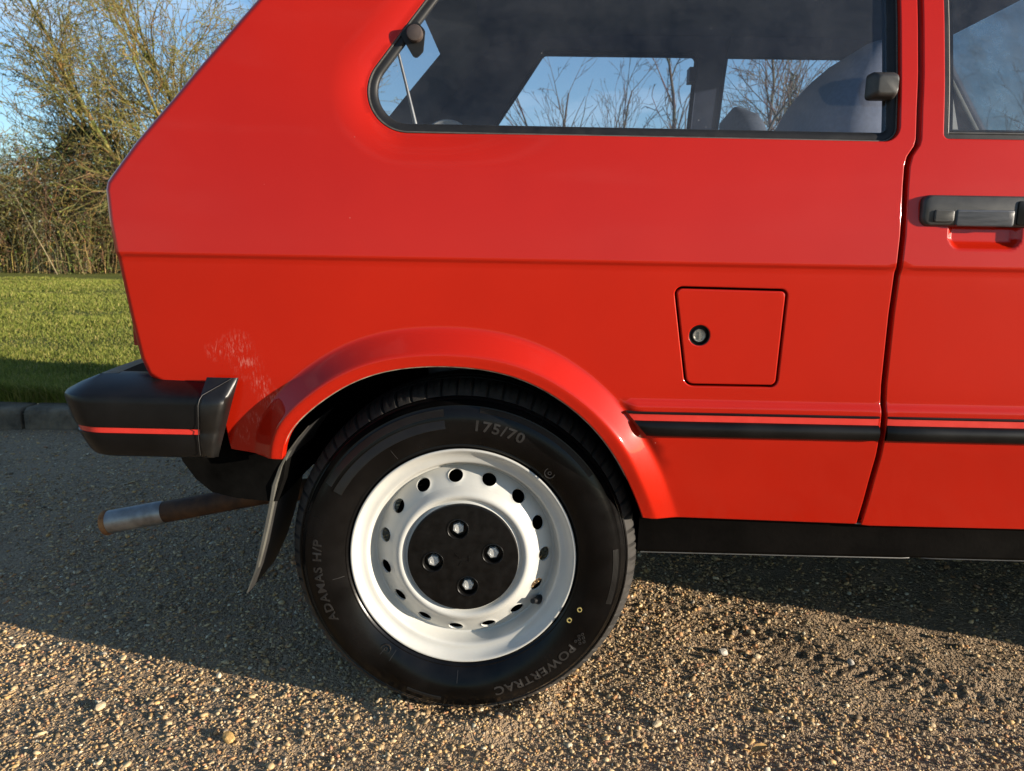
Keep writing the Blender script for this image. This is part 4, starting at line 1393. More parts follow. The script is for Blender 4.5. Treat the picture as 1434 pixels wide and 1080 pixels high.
    me_o = mb.build('rim', M['white_wheel'], wheel, None, True)
    bm = bmesh.new(); bm.from_mesh(me_o.data)
    bmesh.ops.remove_doubles(bm, verts=bm.verts, dist=.00006)
    bmesh.ops.recalc_face_normals(bm, faces=bm.faces)
    bm.to_mesh(me_o.data); bm.free()
    me_o.data.shade_smooth(); me_o.data.set_sharp_from_angle(angle=R(50))
    # centre cap with four pockets
    rc = .0884
    circ = np.array([(rc*math.cos(a), rc*math.sin(a)) for a in np.linspace(0, 2*math.pi, 120, endpoint=False)])
    pk = []
    bolts = [R(9.5+90*k) for k in range(4)]
    for a in bolts:
        c = .049*np.array((math.cos(a), math.sin(a)))
        pk.append(np.array([c+.0168*np.array((math.cos(t), math.sin(t))) for t in np.linspace(0, 2*math.pi, 36, endpoint=False)]))
    pts = [Vector(p) for p in circ]; ed = [(i, (i+1) % 120) for i in range(120)]; b0 = 120
    for p in pk:
        pts += [Vector(q) for q in p]; ed += [(b0+i, b0+(i+1) % 36) for i in range(36)]; b0 += 36
    gp = [(x, z) for x in np.arange(-.085, .086, .006) for z in np.arange(-.085, .086, .006) if math.hypot(x, z) < .085 and all(math.hypot(x-.049*math.cos(a), z-.049*math.sin(a)) > .019 for a in bolts)]
    pts += [Vector(p) for p in gp]
    cv, ce, cf, *_ = delaunay_2d_cdt(pts, ed, [], 0, 1e-7)
    cvn = np.array([(p.x, p.y) for p in cv])
    T = [f for f in cf if all(math.hypot(*(cvn[list(f)].mean(0)-.049*np.array((math.cos(a), math.sin(a))))) > .0166 for a in bolts)]
    cap_y = lambda x, z: -.0008-.0012*(1-(math.hypot(x, z)/rc)**2)
    mb = MB()
    mb.add([(p[0], cap_y(*p), p[1]) for p in cvn], [tuple(f) for f in T])
    mb.lathe([(rc, -.0008), (rc+.0012, -.0002), (rc+.0016, .0012), (rc+.0016, .010)], 0, 0, 120)
    for a in bolts:
        cx, cz = .049*math.cos(a), .049*math.sin(a)
        yc = cap_y(cx, cz)
        mb.lathe([(.0178, yc), (.0174, yc-.0008), (.0168, yc-.0010), (.0160, yc-.0003), (.0154, yc+.002), (.0140, yc+.013), (.0, yc+.014)], cx, cz, 36)
    # moulded mark in the middle
    def bar(x, z, l, wd, a):
        c, sn = math.cos(a), math.sin(a)
        q = [(x+c*u-sn*v, z+sn*u+c*v) for u, v in ((-l, -wd), (l, -wd), (l, wd), (-l, wd))]
        mb.add([(px, -.0027, pz) for px, pz in q]+[(px, -.0012, pz) for px, pz in q], [(0, 1, 2, 3), (0, 4, 5, 1), (1, 5, 6, 2), (2, 6, 7, 3), (3, 7, 4, 0)])
    bar(-.0085, .0035, .0055, .0008, R(-42)); bar(.0035, .0002, .0050, .0006, R(4)); bar(.0100, -.0010, .0055, .0007, R(94)); bar(.0080, -.0055, .0022, .0006, R(4)); bar(-.004, -.009, .0045, .0006, R(60))
    cap = mb.build('hub_cap', M['cap'], wheel, 35, True)
    for k, a in enumerate(bolts):
        cx, cz = .049*math.cos(a), .049*math.sin(a)
        mb = MB(); tw = R(20*k+5)
        hexp = lambda r: [(cx+r*math.cos(tw+R(60*i)), cz+r*math.sin(tw+R(60*i))) for i in range(6)]
        lps = [[(x, y, z) for x, z in hexp(r)] for r, y in ((.0096, .018), (.0096, .0040), (.0086, .0030), (.0068, .0028))]
        loft(mb, lps)
        mb.lathe([(.0062, .0029), (.0052, .0024), (.0044, .0030), (0, .0030)], cx, cz, 18)
        mb.build('wheel_bolt', M['bolt'], wheel, 30, True)
    # valve
    a = R(-33.5)
    mb = MB()
    v0 = Vector((.152*math.cos(a), .030, .152*math.sin(a))); dv = Vector((-.55*math.cos(a), -.83, -.55*math.sin(a))).normalized()
    mb.tube([v0, v0+dv*.004, v0+dv*.008, v0+dv*.020, v0+dv*.022, v0+dv*.027], [.0085, .0080, .0062, .0050, .0044, .0044], 16)
    mb.build('tyre_valve', M['rubber'], wheel, 40, True)
    # raised writing and marks on the sidewall
    def ring_text(body, size, rad, deg, name='sidewall_lettering'):
        V, F = text_tris(body, size)
        out = []
        for (x, y, z) in V:
            r = rad+y-size*.35
            an = R(deg)-x*1.15/rad
            out.append((r*math.cos(an), tyre_y(r, an)-.0004-z*1.2, r*math.sin(an)))
        return obj(name, out, F, M['letter'], wheel, None, local=True)
    ring_text('175/70', .0235, .2240, 75.5)
    ring_text('POWERTRAC', .0205, .2300, -57)
    ring_text('ADAMAS H/P', .0195, .2330, 190)
    def marks(name, mat, items):
        mb = MB()
        for (deg, r, rad, th) in items:
            c = (r*math.cos(R(deg)), r*math.sin(R(deg)))
            y = tyre_y(r, R(deg))-.0016
            mb.lathe([(rad, y+.0028), (rad, y), (rad-th, y), (rad-th, y+.0028)], c[0], c[1], 20)
        return mb.build(name, mat, wheel, 30, True)
    marks('paint_dot', M['yellow_mark'], [(-29.5, .2000, .0042, .0016)])
    marks('paint_dot', M['yellow_mark'], [(-22.5, .2055, .0040, .0014)])
    marks('moulded_emblem', M['letter'], [(47.5, .2010, .0085, .0012), (47.5, .2010, .0030, .0010)])
    marks('moulded_emblem', M['letter'], [(-128.5, .2010, .0085, .0012), (-128.5, .2010, .0030, .0010)])
    marks('moulded_emblem', M['letter'], [(-34.0+d, .2300+e, .0024, .0010) for d, e in ((0, 0), (1.5, .004), (-1.2, .005), (1.2, -.004), (-1.4, -.003), (.2, .009), (2.6, -.001))])
    # ribbed decorative bands and mould lines
    def band(r0, r1, d0, d1, lift=.0005, teeth=True):
        mb = MB()
        rs = np.arange(r0, r1, .0011)
        n = max(4, int((d1-d0)/1.2))
        V = []; F = []
        for i, r in enumerate(rs):
            for k in range(n+1):
                an = R(d0+(d1-d0)*k/n)
                V.append((r*math.cos(an), tyre_y(r, an)-lift-(.0005 if i % 2 else 0), r*math.sin(an)))
        for i in range(len(rs)-1):
            for k in range(n): F.append((i*(n+1)+k, i*(n+1)+k+1, (i+1)*(n+1)+k+1, (i+1)*(n+1)+k))
        mb.add(V, F)
        return mb.build('sidewall_band', M['tyre_band'], wheel, None, True)
    band(.2380, .2500, 97, 150); band(.2180, .2330, 97, 151)
    band(.2440, .2525, 36, 84); band(.2400, .2500, -16, 6); band(.2370, .2440, 248, 262)
    for d in (122, 190, 231, 236, 268):
        mb = MB()
        mb.tube([(r*math.cos(R(d)), tyre_y(r, R(d))-.0002, r*math.sin(R(d))) for r in np.linspace(.194, .212, 4)], .0005, 4)
        mb.build('mould_line', M['letter'], wheel, None, True)
    return wheel
WH = build_wheel()
def copy_tree(o, parent=None):
    c = o.copy(); COL.objects.link(c); c.parent = parent
    for ch in o.children: copy_tree(ch, c)
    return c
def place_wheel(w, x, y, flip, spin):
    w.parent = CAR
    w.matrix_parent_inverse = CAR.matrix_basis.inverted()
    w.location = (x, y, .2735)
    w.rotation_euler = (0, spin, math.pi if flip else 0)
W2 = [copy_tree(WH) for _ in range(3)]
place_wheel(WH, -.094, .035, False, 0)
place_wheel(W2[0], 2.056, .035, False, 0)
place_wheel(W2[1], -.094, WIDTH-.035, True, 0)
place_wheel(W2[2], 2.056, WIDTH-.035, True, 0)
WH['label'] = 'rear wheel, white pierced steel rim with black hub cap'

# ------------------------------------------------------------------ inside the car
# far side trim, seen through the near glass
trimq = rounded([(-.52, .67), (.60, .67), (.60, 1.414), (-.125, 1.414), (-.56, .90)], .01, .03)
win_in = offset_poly(WINDOW if area(WINDOW) > 0 else WINDOW[::-1], -.004)
smooth_side = lambda x, z: side_y(x, z, False)
for mir in (False, True):
    panel('interior_panel', trimq, [win_in], M['interior'], smooth_side, CAR, mirror=mir, off=.040, step=.05, rad=.004, depth=-.026, clear=.01)
    trimd = rounded([(.605, .40), (1.57, .40), (1.60, .92), (1.22, 1.414), (.605, 1.414)], .01, .03)
    dwin_in = offset_poly(DOOR_WIN if area(DOOR_WIN) > 0 else DOOR_WIN[::-1], -.014)
    dwin_in[:, 0] = np.maximum(dwin_in[:, 0], .606)
    panel('interior_panel', trimd, [dwin_in], M['interior'], smooth_side, CAR, mirror=mir, off=.040, step=.05, rad=.004, depth=-.026, clear=.01)
# far catch silhouette on the far quarter window
mb = MB(); mb.box(.500, .540, WIDTH-.15, WIDTH-.105, 1.30, 1.345); mb.build('window_catch', M['interior'], CAR, 30)
def seat(x, y, h_top, back_w, name='front_seat', rake=.20, head=True):
    mb = MB()
    loops = []
    H = [(.30, .50, .12), (.45, .52, .14), (.60, .50, .13), (.75, .46, .11), (.86, .42, .09), (.92, .34, .06), (.935, .20, .03)]
    for (z, w, d) in H:
        zz = z*h_top/.935
        cx = x-rake*(zz-.3)
        pts = rounded([(-d/2, -w*back_w/2), (d/2, -w*back_w/2), (d/2, w*back_w/2), (-d/2, w*back_w/2)], min(d, w)*.42, .03)
        k = 40
        P = np.vstack([pts, pts[:1]]); s_ = np.r_[0, np.cumsum(np.linalg.norm(np.diff(P, axis=0), axis=1))]; u = np.linspace(0, s_[-1], k, endpoint=False)
        loops.append([(cx+np.interp(t, s_, P[:, 0]), y+np.interp(t, s_, P[:, 1]), zz) for t in u])
    loft(mb, loops)
    mb.box(x-.05, x+.42, y-.24*back_w, y+.24*back_w, .30, .45)
    return mb.build(name, M['seat'], CAR, 60)
def headrest(st, x, y, z, w, hgt, rake=.2):
    mb = MB(); loops = []
    for t in np.linspace(0, 1, 7):
        k = math.sin(math.pi*(.12+.86*t))**.5 if t > .5 else 1
        ww, dd = w*(.75+.25*k)*(1 if t < .6 else math.sqrt(max(.02, 1-((t-.6)/.4)**2))*.98+.02), .085*(1 if t < .7 else math.sqrt(max(.03, 1-((t-.7)/.3)**2)))
        zz = z+hgt*t; cx = x-rake*hgt*t
        loops.append([(cx+dd/2*math.copysign(abs(math.cos(a))**.6, math.cos(a)), y+ww/2*math.copysign(abs(math.sin(a))**.6, math.sin(a)), zz) for a in np.linspace(0, 2*math.pi, 28, endpoint=False)])
    loft(mb, loops)
    o = mb.build('headrest', M['seat'], st, 60)
    return o
def tilted_seat(y, prof, wd):
    """backrest tipped forward: (z, x_rear, x_front, width factor)"""
    mb = MB(); loops = []
    for (z, xa, xb, k) in prof:
        P = rounded([(xa, -wd*k/2), (xb, -wd*k/2), (xb, wd*k/2), (xa, wd*k/2)], min(xb-xa, wd*k)*.42, .03)
        PP = np.vstack([P, P[:1]]); s_ = np.r_[0, np.cumsum(np.linalg.norm(np.diff(PP, axis=0), axis=1))]; u = np.linspace(0, s_[-1], 40, endpoint=False)
        loops.append([(np.interp(t, s_, PP[:, 0]), y+np.interp(t, s_, PP[:, 1]), z) for t in u])
    loft(mb, loops)
    mb.box(.62, 1.10, y-.22, y+.22, .32, .46)
    return mb.build('front_seat', M['seat'], CAR, 60)
tilted_seat(.45, [(.42, .50, .66, 1), (.70, .492, .650, 1), (.90, .498, .646, .95), (1.0, .517, .650, .85), (1.05, .537, .660, .78), (1.09, .560, .670, .70), (1.12, .585, .676, .62), (1.145, .612, .678, .50), (1.156, .635, .676, .35), (1.160, .648, .668, .15)], .46)
s2 = seat(.76, 1.08, .98, 1.0)
headrest(s2, .625, 1.08, .98, .27, .185, .30)
s3 = seat(-.05, .77, .90, 2.3, 'rear_seat', .25)
mb = MB(); mb.box(-.53, -.16, .12, WIDTH-.12, .86, .875); mb.build('parcel_shelf', M['interior'], CAR, 30)
# speaker pod seen as a pale arc above the sill
mb = MB(); mb.lathe([(.050, -.01), (.047, -.016), (.040, -.016), (.036, -.006), (0, -.006)], -.150, .945, 32, y0=.32)
mb.build('shelf_speaker', M['seat_light'], CAR, 40)
# tailgate strut
mb = MB(); mb.tube([(-.2150, .150, 1.085), (-.1985, .150, 1.02), (-.178, .150, .935)], [.0022, .0024, .0038], 10)
mb.build('hatch_strut', M['steel_light'], CAR, 50)
mb = MB(); mb.box(1.30, 1.56, .10, WIDTH-.10, .66, .90); mb.build('dashboard', M['interior'], CAR, 30)
# seat belt on the near pillar
mb = MB(); mb.add([(.590, .085, 1.05), (.615, .085, 1.05), (.655, .090, .92), (.630, .090, .92)], [(0, 1, 2, 3)]); mb.build('seat_belt', M['seat_light'], CAR, 30)
#BACK
# ================================================================== kerb, lawn, hedge and trees
M['kerb'] = simple('kerb_concrete', (0.135, 0.105, 0.070), 0.9, var=.55, scale=14, bump=1.0, bscale=60, bdist=.008)
M['bark'] = simple('bark', (0.10, 0.082, 0.045), 0.9, var=.35, scale=7, bump=.6, bscale=30, bdist=.01)
M['bark_grey'] = simple('bark_grey', (0.085, 0.072, 0.062), 0.9, var=.3, scale=7)
M['twig'] = attr_mat('twigs', .85, .15, bscale=8)
M['leaf'] = attr_mat('leaves', .6, .3, bscale=8, translucent=.25)
M['blade'] = attr_mat('grass_blades', .65, .25, bscale=3, translucent=.3)

kerb = grid_sheet('kerb', np.array([-40., 40.]), np.array([KERB_Y+.004, KERB_Y+.125]), lambda x, y: x*0+.060, M['drive'])
tag(kerb, kind='structure')
def kerb_stone(x0):
    mb = MB()
    w = .906
    jit = random.uniform(-.004, .004)
    sec = [(KERB_Y, -.05), (KERB_Y+.001, .060), (KERB_Y+.006, .078), (KERB_Y+.020, .088), (KERB_Y+.040, .090), (KERB_Y+.118, .091), (KERB_Y+.120, -.05)]
    us = [0, .004, .02, .25, .45, .55, .75, .886, .902, w]
    V = []; F = []
    for i, (y, z) in enumerate(sec):
        for u in us:
            e = .005*(u in (0, w))+.0015*(u in (.004, .902))
            V.append((x0+u, y+jit+(e if y < KERB_Y+.05 else -e)+random.uniform(-.0015, .0015), z+jit*.5-e*(z > 0)+random.uniform(-.0015, .0015)))
    m = len(us)
    for i in range(len(sec)-1):
        for k in range(m-1): F.append((i*m+k, i*m+k+1, (i+1)*m+k+1, (i+1)*m+k))
    F.append(tuple(i*m for i in range(len(sec)-1, -1, -1))); F.append(tuple(i*m+m-1 for i in range(len(sec))))
    return obj('kerb_stone', V, F, M['kerb'], kerb, 40)
for k in range(-9, 9): kerb_stone(-2.085+k*.918)

# grass blades: uncountable
def grass():
    n = 230000
    Y = 1.99+(rng.random(n)**1.7)*12.0
    dep = Y+1.09
    X = dep*np.where(rng.random(n) < .66, rng.uniform(-1.0, -.40, n), rng.uniform(-1.25, .35, n))
    back = rng.random(n) < .06
    X[back] = rng.uniform(-4, 4, back.sum()); Y[back] = rng.uniform(1.99, 4.0, back.sum()); dep = Y+1.09
    patch = fbm(X, Y, 1.3, 4, 131)
    keep = rng.random(n) < np.clip(.85+patch*.8, .2, 1)
    X, Y, dep, patch = X[keep], Y[keep], dep[keep], patch[keep]
    n = len(X)
    hgt = rng.uniform(.016, .040, n)*np.clip(1+patch, .6, 1.5)
    # ragged edge along the kerb
    hgt *= np.where(Y < 2.06, 1.9, 1)
    wd = np.clip(.0022*dep*.30, .0016, .007)*rng.uniform(.8, 1.3, n)
    a = rng.uniform(0, 2*np.pi, n); lean = rng.normal(0, .55, n)*hgt; la = rng.uniform(0, 2*np.pi, n)
    z0 = lawn_h(X, Y)-.004
    z0 = np.where(Y < KERB_Y+.13, .085, z0)
    dx, dy = np.cos(a)*wd, np.sin(a)*wd
    tx, ty = X+np.cos(la)*lean, Y+np.sin(la)*lean
    mx, my = X+np.cos(la)*lean*.35, Y+np.sin(la)*lean*.35
    V = np.stack([np.stack([X-dx, Y-dy, z0], -1), np.stack([X+dx, Y+dy, z0], -1),
                  np.stack([mx-dx*.8, my-dy*.8, z0+hgt*.6], -1), np.stack([mx+dx*.8, my+dy*.8, z0+hgt*.6], -1), np.stack([tx, ty, z0+hgt], -1)], 1)
    tri = np.array([(0, 1, 3), (0, 3, 2), (2, 3, 4)])
    T = (np.arange(n)[:, None, None]*5+tri[None]).reshape(-1, 3)
    pal = np.array([(.145, .170, .026), (.185, .200, .033), (.24, .225, .050), (.10, .125, .018), (.32, .27, .085)])
    c = pal[rng.choice(5, n, p=[.3, .3, .2, .12, .08])]*rng.uniform(.8, 1.2, (n, 1))*(1+.35*patch[:, None])
    c = np.repeat(c, 5, 0)
    o = tri_object('lawn_grass', V.reshape(-1, 3), T, c, M['blade'])
    return tag(o, 'short sunlit green grass of the lawn behind the kerb', 'grass', kind='stuff')
grass()

class Wood:
    """collects twig segments and leaves"""
    def __init__(s): s.a, s.b, s.ra, s.rb, s.c = [], [], [], [], []; s.lp, s.ls, s.lc = [], [], []
    def seg(s, a, b, ra, rb, c): s.a.append(tuple(a)); s.b.append(tuple(b)); s.ra.append(ra); s.rb.append(rb); s.c.append(c)
    def leaf(s, p, size, c): s.lp.append(tuple(p)); s.ls.append(size); s.lc.append(c)
    def twig_arrays(s, sides=3):
        A, B = np.array(s.a), np.array(s.b); n = len(A)
        ra, rb = np.array(s.ra), np.array(s.rb)
        d = B-A; d /= np.maximum(np.linalg.norm(d, axis=1), 1e-9)[:, None]
        ref = np.where(np.abs(d[:, 2:3]) < .9, np.array([[0, 0, 1.0]]), np.array([[1.0, 0, 0]]))
        u = np.cross(d, ref); u /= np.linalg.norm(u, axis=1)[:, None]
        w = np.cross(d, u)
        V = []
        for P, r in ((A, ra), (B, rb)):
            for k in range(sides):
                an = 2*math.pi*k/sides
                V.append(P+u*(r*math.cos(an))[:, None]+w*(r*math.sin(an))[:, None])
        V = np.stack(V, 1)
        tri = []
        for k in range(sides):
            j = (k+1) % sides
            tri += [(k, j, sides+j), (k, sides+j, sides+k)]
        T = (np.arange(n)[:, None, None]*2*sides+np.array(tri)[None]).reshape(-1, 3)
        return V.reshape(-1, 3), T, np.repeat(np.array(s.c), 2*sides, 0)
    def leaf_arrays(s):
        n = len(s.lp)
        P = np.array(s.lp); S = np.array(s.ls)[:, None]
        u = rng.normal(size=(n, 3)); u /= np.linalg.norm(u, axis=1)[:, None]
        w = rng.normal(size=(n, 3)); w -= u*(u*w).sum(1)[:, None]; w /= np.linalg.norm(w, axis=1)[:, None]
        k = np.cross(u, w)
        V = np.stack([P-u*S, P+w*S*.5+k*S*.15, P+u*S, P-w*S*.5+k*S*.15], 1)
        T = (np.arange(n)[:, None, None]*4+np.array([(0, 1, 2), (0, 2, 3)])[None]).reshape(-1, 3)
        return V.reshape(-1, 3), T, np.repeat(np.array(s.lc), 4, 0)

def rand_perp(d):
    v = Vector((random.gauss(0, 1), random.gauss(0, 1), random.gauss(0, 1)))
    v -= d*v.dot(d)
    return v.normalized()
def grow(wd, p, d, length, rad, level, par):
    """one branch: wobbles along, sends out side branches"""
    steps = max(3, int(length/par['step']))
    p = Vector(p); d = Vector(d).normalized()
    sl = length/steps
    col = par['cols'][min(level, len(par['cols'])-1)]
    for i in range(steps):
        t = (i+1)/steps
        d = (d+rand_perp(d)*par['wobble']*random.random()+Vector((0, 0, par['up']*sl))).normalized()
        q = p+d*sl
        r0 = rad*(1-.75*i/steps); r1 = rad*(1-.75*t)
        c = tuple(x*random.uniform(.8, 1.2) for x in col)
        (wd.trunk if level < par.get('trunk_levels', 1) else wd).seg(p, q, max(r0, par['rmin']), max(r1, par['rmin']), c)
        p = q
        if level < par['levels'] and t > par['bare'][min(level, len(par['bare'])-1)]:
            nb = par['kids'][min(level, len(par['kids'])-1)]
            k = int(nb) + (random.random() < nb-int(nb))
            for _ in range(k):
                sp = par['spread'][min(level, len(par['spread'])-1)]*random.uniform(.6, 1.3)
                dd = (d*math.cos(sp)+rand_perp(d)*math.sin(sp)).normalized()
                grow(wd, p, dd, length*par['shrink'][min(level, len(par['shrink'])-1)]*random.uniform(.6, 1.15)*(1.1-.45*t), max(r1*.62, par['rmin']), level+1, par)
        if level >= par['levels']-1 and par['leaf'] and random.random() < par['leaf']:
            wd.leaf(q+rand_perp(d)*random.uniform(0, .05), random.uniform(*par['lsize']), tuple(x*random.uniform(.7, 1.3) for x in random.choice(par['lcols'])))

def tree(name, label, base, stems, par, group=None, category='tree', bark=None):
    root = empty(name, base)
    tag(root, label, category, group)
    wd = Wood(); wd.trunk = Wood()
    for (off, d, L, r) in stems:
        off = Vector(off)*.45
        wd.trunk.seg(Vector(base)+Vector((0, 0, -.05)), Vector(base)+off+Vector((0, 0, .04)), r*1.3, r*1.05, par['cols'][0])
        grow(wd, Vector(base)+off, d, L, r, 0, par)
    V, T, C = wd.trunk.twig_arrays(6)
    o = tri_object('trunk', V, T, C, M['twig'], True); o.parent = root; o.matrix_parent_inverse = root.matrix_basis.inverted()
    V, T, C = wd.twig_arrays(3)
    if wd.lp:
        V2, T2, C2 = wd.leaf_arrays()
        T = np.vstack([T, T2+len(V)]); V = np.vstack([V, V2]); C = np.vstack([C, C2])
    o = tri_object('crown', V, T, C, M['leaf'] if wd.lp else M['twig']); o.parent = root; o.matrix_parent_inverse = root.matrix_basis.inverted()
    return root, len(T)

OLIVE = [(.19, .15, .045), (.20, .16, .05), (.21, .17, .055), (.23, .185, .06)]
GREY = [(.075, .062, .052), (.080, .066, .056), (.085, .070, .060), (.09, .075, .065)]
random.seed(21)
big = dict(step=.30, wobble=.34, up=.10, rmin=.0065, levels=4, bare=(.22, .12, .05, .0), kids=(1.05, 1.0, .95, .72), spread=(.55, .65, .75, .8), shrink=(.50, .52, .55, .6),
           cols=OLIVE, trunk_levels=1, leaf=.6, lsize=(.014, .034), lcols=[(.24, .21, .035), (.19, .18, .03), (.27, .22, .05), (.14, .14, .03)])
stems = []
for (ox, dx, dy, L, r) in ((.0, -.05, .05, 8.0, .10), (.25, .12, -.05, 8.2, .11), (-.35, -.30, .10, 7.2, .085), (-.6, -.55, -.12, 6.8, .075), (-.9, -.85, .05, 6.0, .065), (.6, .32, .15, 7.6, .09), (-1.3, -.62, .2, 5.6, .06), (.95, .5, -.1, 7.0, .08), (-.75, -.42, -.3, 6.6, .07), (-1.7, -1.0, .0, 5.0, .05)):
    stems.append(((ox, random.uniform(-.4, .4), 0), (dx, dy, 1.0), L, r))
_, nt = tree('hedgerow_tree', 'many stemmed tree with olive twigs and tiny buds above the hedge at left', (-9.7, 19.2, .05), stems, big)
print('big tree tris', nt)
bare_par = dict(step=.45, wobble=.20, up=.06, rmin=.0065, levels=4, bare=(.35, .15, .1, .05), kids=(.75, .7, .6, .5), spread=(.50, .50, .55, .6), shrink=(.52, .55, .55, .6), cols=GREY, trunk_levels=1, leaf=0, lsize=(0, 0), lcols=[])
def bare_tree(label, x, y, h, seed, stems_n=1, spread=.15, r=.10, par=None, name='bare_tree', group=None):
    random.seed(seed)
    st = []
    for k in range(stems_n):
        a = 2*math.pi*k/stems_n+random.random()
        st.append(((.15*math.cos(a)*(stems_n > 1), .15*math.sin(a)*(stems_n > 1), 0), (spread*math.cos(a), spread*math.sin(a)*.6, 1), h*random.uniform(.85, 1.0), r))
    return tree(name, label, (x, y, .05), st, par or bare_par, group)
bare_tree('bare grey tree with forked upright limbs seen through the rear side window', 1.15, 26, 7.2, 3, 3, .28, .10)
bare_tree('low bare tree right of the forked one, seen through the rear side window', 3.05, 27, 6.6, 8, 4, .35, .07)
wild = dict(bare_par); wild.update(wobble=.42, up=.12, kids=(.6, .6, .5, .4), rmin=.012)
bare_tree('twisted bare tree with crooked dark limbs beside the ivy covered trunk', 5.1, 25, 9.0, 15, 2, .22, .12, wild)
dense = dict(bare_par); dense.update(kids=(1.15, 1.0, .85, .6), wobble=.35, spread=(.7, .7, .75, .8), cols=[(.085, .064, .045), (.095, .070, .05), (.10, .075, .052), (.11, .08, .055)], levels=4, step=.38)
bare_tree('wide twiggy brown tree seen through the far door window', 8.6, 25, 7.0, 5, 4, .40, .09, dense)
bare_tree('tall thin bare tree standing behind the wide twiggy one', 9.8, 31, 10.5, 33, 1, .05, .13)
bare_tree('bare grey tree far to the right behind the bonnet', 17.5, 27, 7.5, 41, 3, .3, .10)
# ivy covered trunk and the evergreen clump: leafy columns
def leafy(name, label, base, shape, n, size, cols, category, stem=.1):
    root = empty(name, base); tag(root, label, category)
    wd = Wood()
    for _ in range(n):
        t, rr_, a = random.random(), math.sqrt(random.random()), random.uniform(0, 2*math.pi)
        rad, z = shape(t, a)
        rr_ = .45+.55*rr_ if random.random() < .75 else rr_
        p = Vector(base)+Vector((rad*rr_*math.cos(a), rad*rr_*math.sin(a), z))
        wd.leaf(p, random.uniform(*size), tuple(x*random.uniform(.6, 1.3) for x in random.choice(cols)))
    V, T, C = wd.leaf_arrays()
    o = tri_object('foliage', V, T, C, M['leaf']); o.parent = root; o.matrix_parent_inverse = root.matrix_basis.inverted()
    mb = MB(); H = shape(1.0, 0)[1]
    mb.tube([(base[0], base[1], base[2]), (base[0]+.05, base[1], base[2]+H*.5), (base[0]-.03, base[1], base[2]+H*.92)], [stem, stem*.7, stem*.2], 8)
    mb.build('trunk', M['bark_grey'], root, 60)
    return root
random.seed(12)
DKG = [(.022, .030, .012), (.030, .040, .014), (.040, .045, .018), (.018, .022, .012)]
leafy('ivy_tree', 'dark ivy clad trunk seen through the rear side window', (5.75, 25.2, .05), lambda t, a: (.42*(1-.55*t)*(1+.3*math.sin(3*a+9*t)), 7.6*t), 2600, (.04, .085), DKG, 'tree')
leafy('ivy_tree', 'narrow ivy clad trunk rising through the wide twiggy tree', (8.55, 24.6, .05), lambda t, a: (.30*(1-.6*t)*(1+.3*math.sin(2*a+11*t)), 6.6*t), 1800, (.035, .075), [(.05, .048, .022), (.06, .055, .025), (.035, .035, .018)], 'tree')
leafy('evergreen_bush', 'dark green evergreen bush standing above the bramble hedge', (-11.5, 18.7, .05), lambda t, a: (1.35*math.sin(math.pi*min(1, .25+.72*t))**.7*(1+.22*math.sin(3*a+7*t)), .6+3.1*t), 7500, (.035, .075), DKG+[(.055, .060, .020)], 'bush', .08)
leafy('evergreen_bush', 'smaller dark ivy bush at the foot of the many stemmed tree', (-9.3, 18.9, .05), lambda t, a: (.8*math.sin(math.pi*min(1, .25+.72*t))**.7*(1+.22*math.sin(4*a+6*t)), .4+2.6*t), 3600, (.035, .07), DKG+[(.06, .058, .020)], 'bush', .07)

